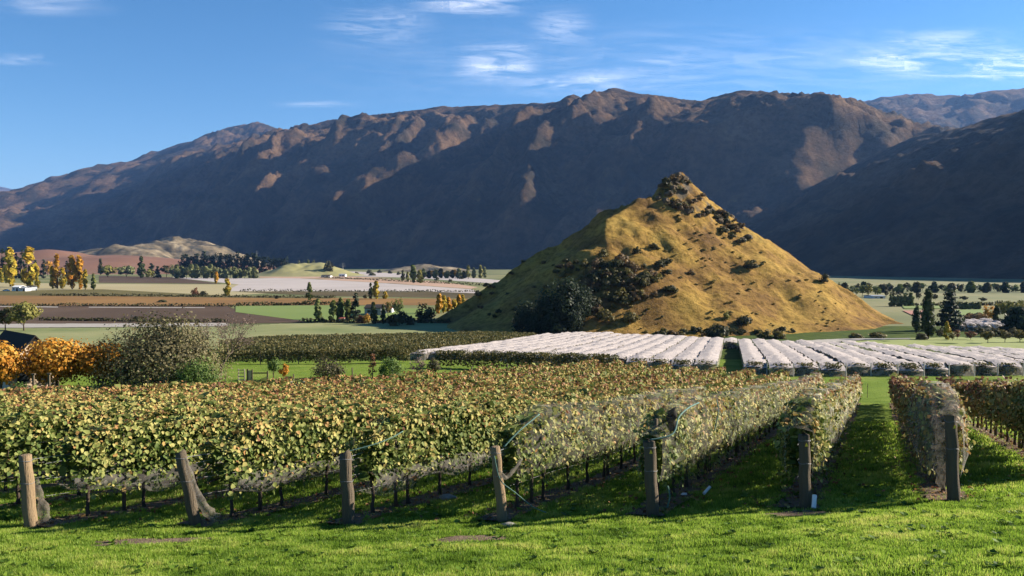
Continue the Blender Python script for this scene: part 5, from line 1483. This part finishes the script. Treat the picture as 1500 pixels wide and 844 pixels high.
def cirrus(px, py, w, h, dens, seed, label, skew=0.0):
    v = []; N = 20; uv = []; fade = []
    for j in range(N + 1):
        for i in range(N + 1):
            qx = px + (i / N - .5) * w; qy = py + (.5 - j / N) * h + skew * (i / N - .5) * h
            d = ray(qx, min(qy, 330)); v.append(d * (ALT / d[2])); uv.append((i / N * w / 120, j / N * h / 45)); fade.append((math.sin(math.pi * i / N) * math.sin(math.pi * j / N)) ** 1.8)
    f = [[j * (N + 1) + i, j * (N + 1) + i + 1, (j + 1) * (N + 1) + i + 1, (j + 1) * (N + 1) + i] for j in range(N) for i in range(N)]
    o = link('cloud', v, f, mat_cirrus(seed, dens), None, False, fade)
    ul = o.data.uv_layers.new(name='UVMap')
    for lp in o.data.loops: ul.data[lp.index].uv = uv[lp.vertex_index]
    tag(o, label, 'cloud', 'thin cirrus wisps in the blue sky', 'stuff')
cirrus(690, 6, 210, 46, 2.6, 1.0, 'bright streak of cirrus high in the sky')
cirrus(728, 92, 150, 80, 2.6, 2.3, 'hooked bright tuft of cirrus above the ridge')
cirrus(850, 122, 260, 44, 2.2, 3.1, 'cirrus streak brushing the highest rocky peak', -.3)
cirrus(822, 42, 120, 80, 1.3, 4.4, 'faint curled cirrus wisp')
cirrus(1440, 96, 620, 70, 3.0, 5.2, 'long bright cirrus band reaching towards the sun', .35)
cirrus(1390, 62, 260, 54, 1.6, 6.6, 'feathery cirrus over the long bright band')
cirrus(550, 40, 220, 90, 0.9, 7.9, 'faint spread veil of cirrus')
cirrus(32, 87, 150, 22, 1.2, 8.5, 'small cirrus streak over the lower end of the range')
cirrus(470, 152, 170, 14, .6, 9.1, 'thin cirrus line just above the range')
cirrus(980, 92, 190, 36, 1.4, 10.2, 'thin cirrus streak between the two peaks')
cirrus(1000, 95, 1300, 150, 0.55, 11.7, 'very thin veil of high cirrus')
cirrus(80, 8, 220, 40, 0.8, 12.9, 'faint high cirrus smear in the deep blue')

# ------------------------------------------------------------------ haze
M_haze, nt_, out_ = new_mat('valley_haze')
pv = nt_.nodes.new('ShaderNodeVolumePrincipled')
pv.inputs['Color'].default_value = (0.24, 0.47, 1.0, 1)
pv.inputs['Density'].default_value = HAZE
pv.inputs['Anisotropy'].default_value = 0.2
nt_.links.new(pv.outputs[0], out_.inputs['Volume'])
hz = MB().box((0, 13300, 1084.25), (49000, 26800, 2231.5)).build('haze', M_haze)
tag(hz, 'thin blue haze filling the valley', kind='stuff')
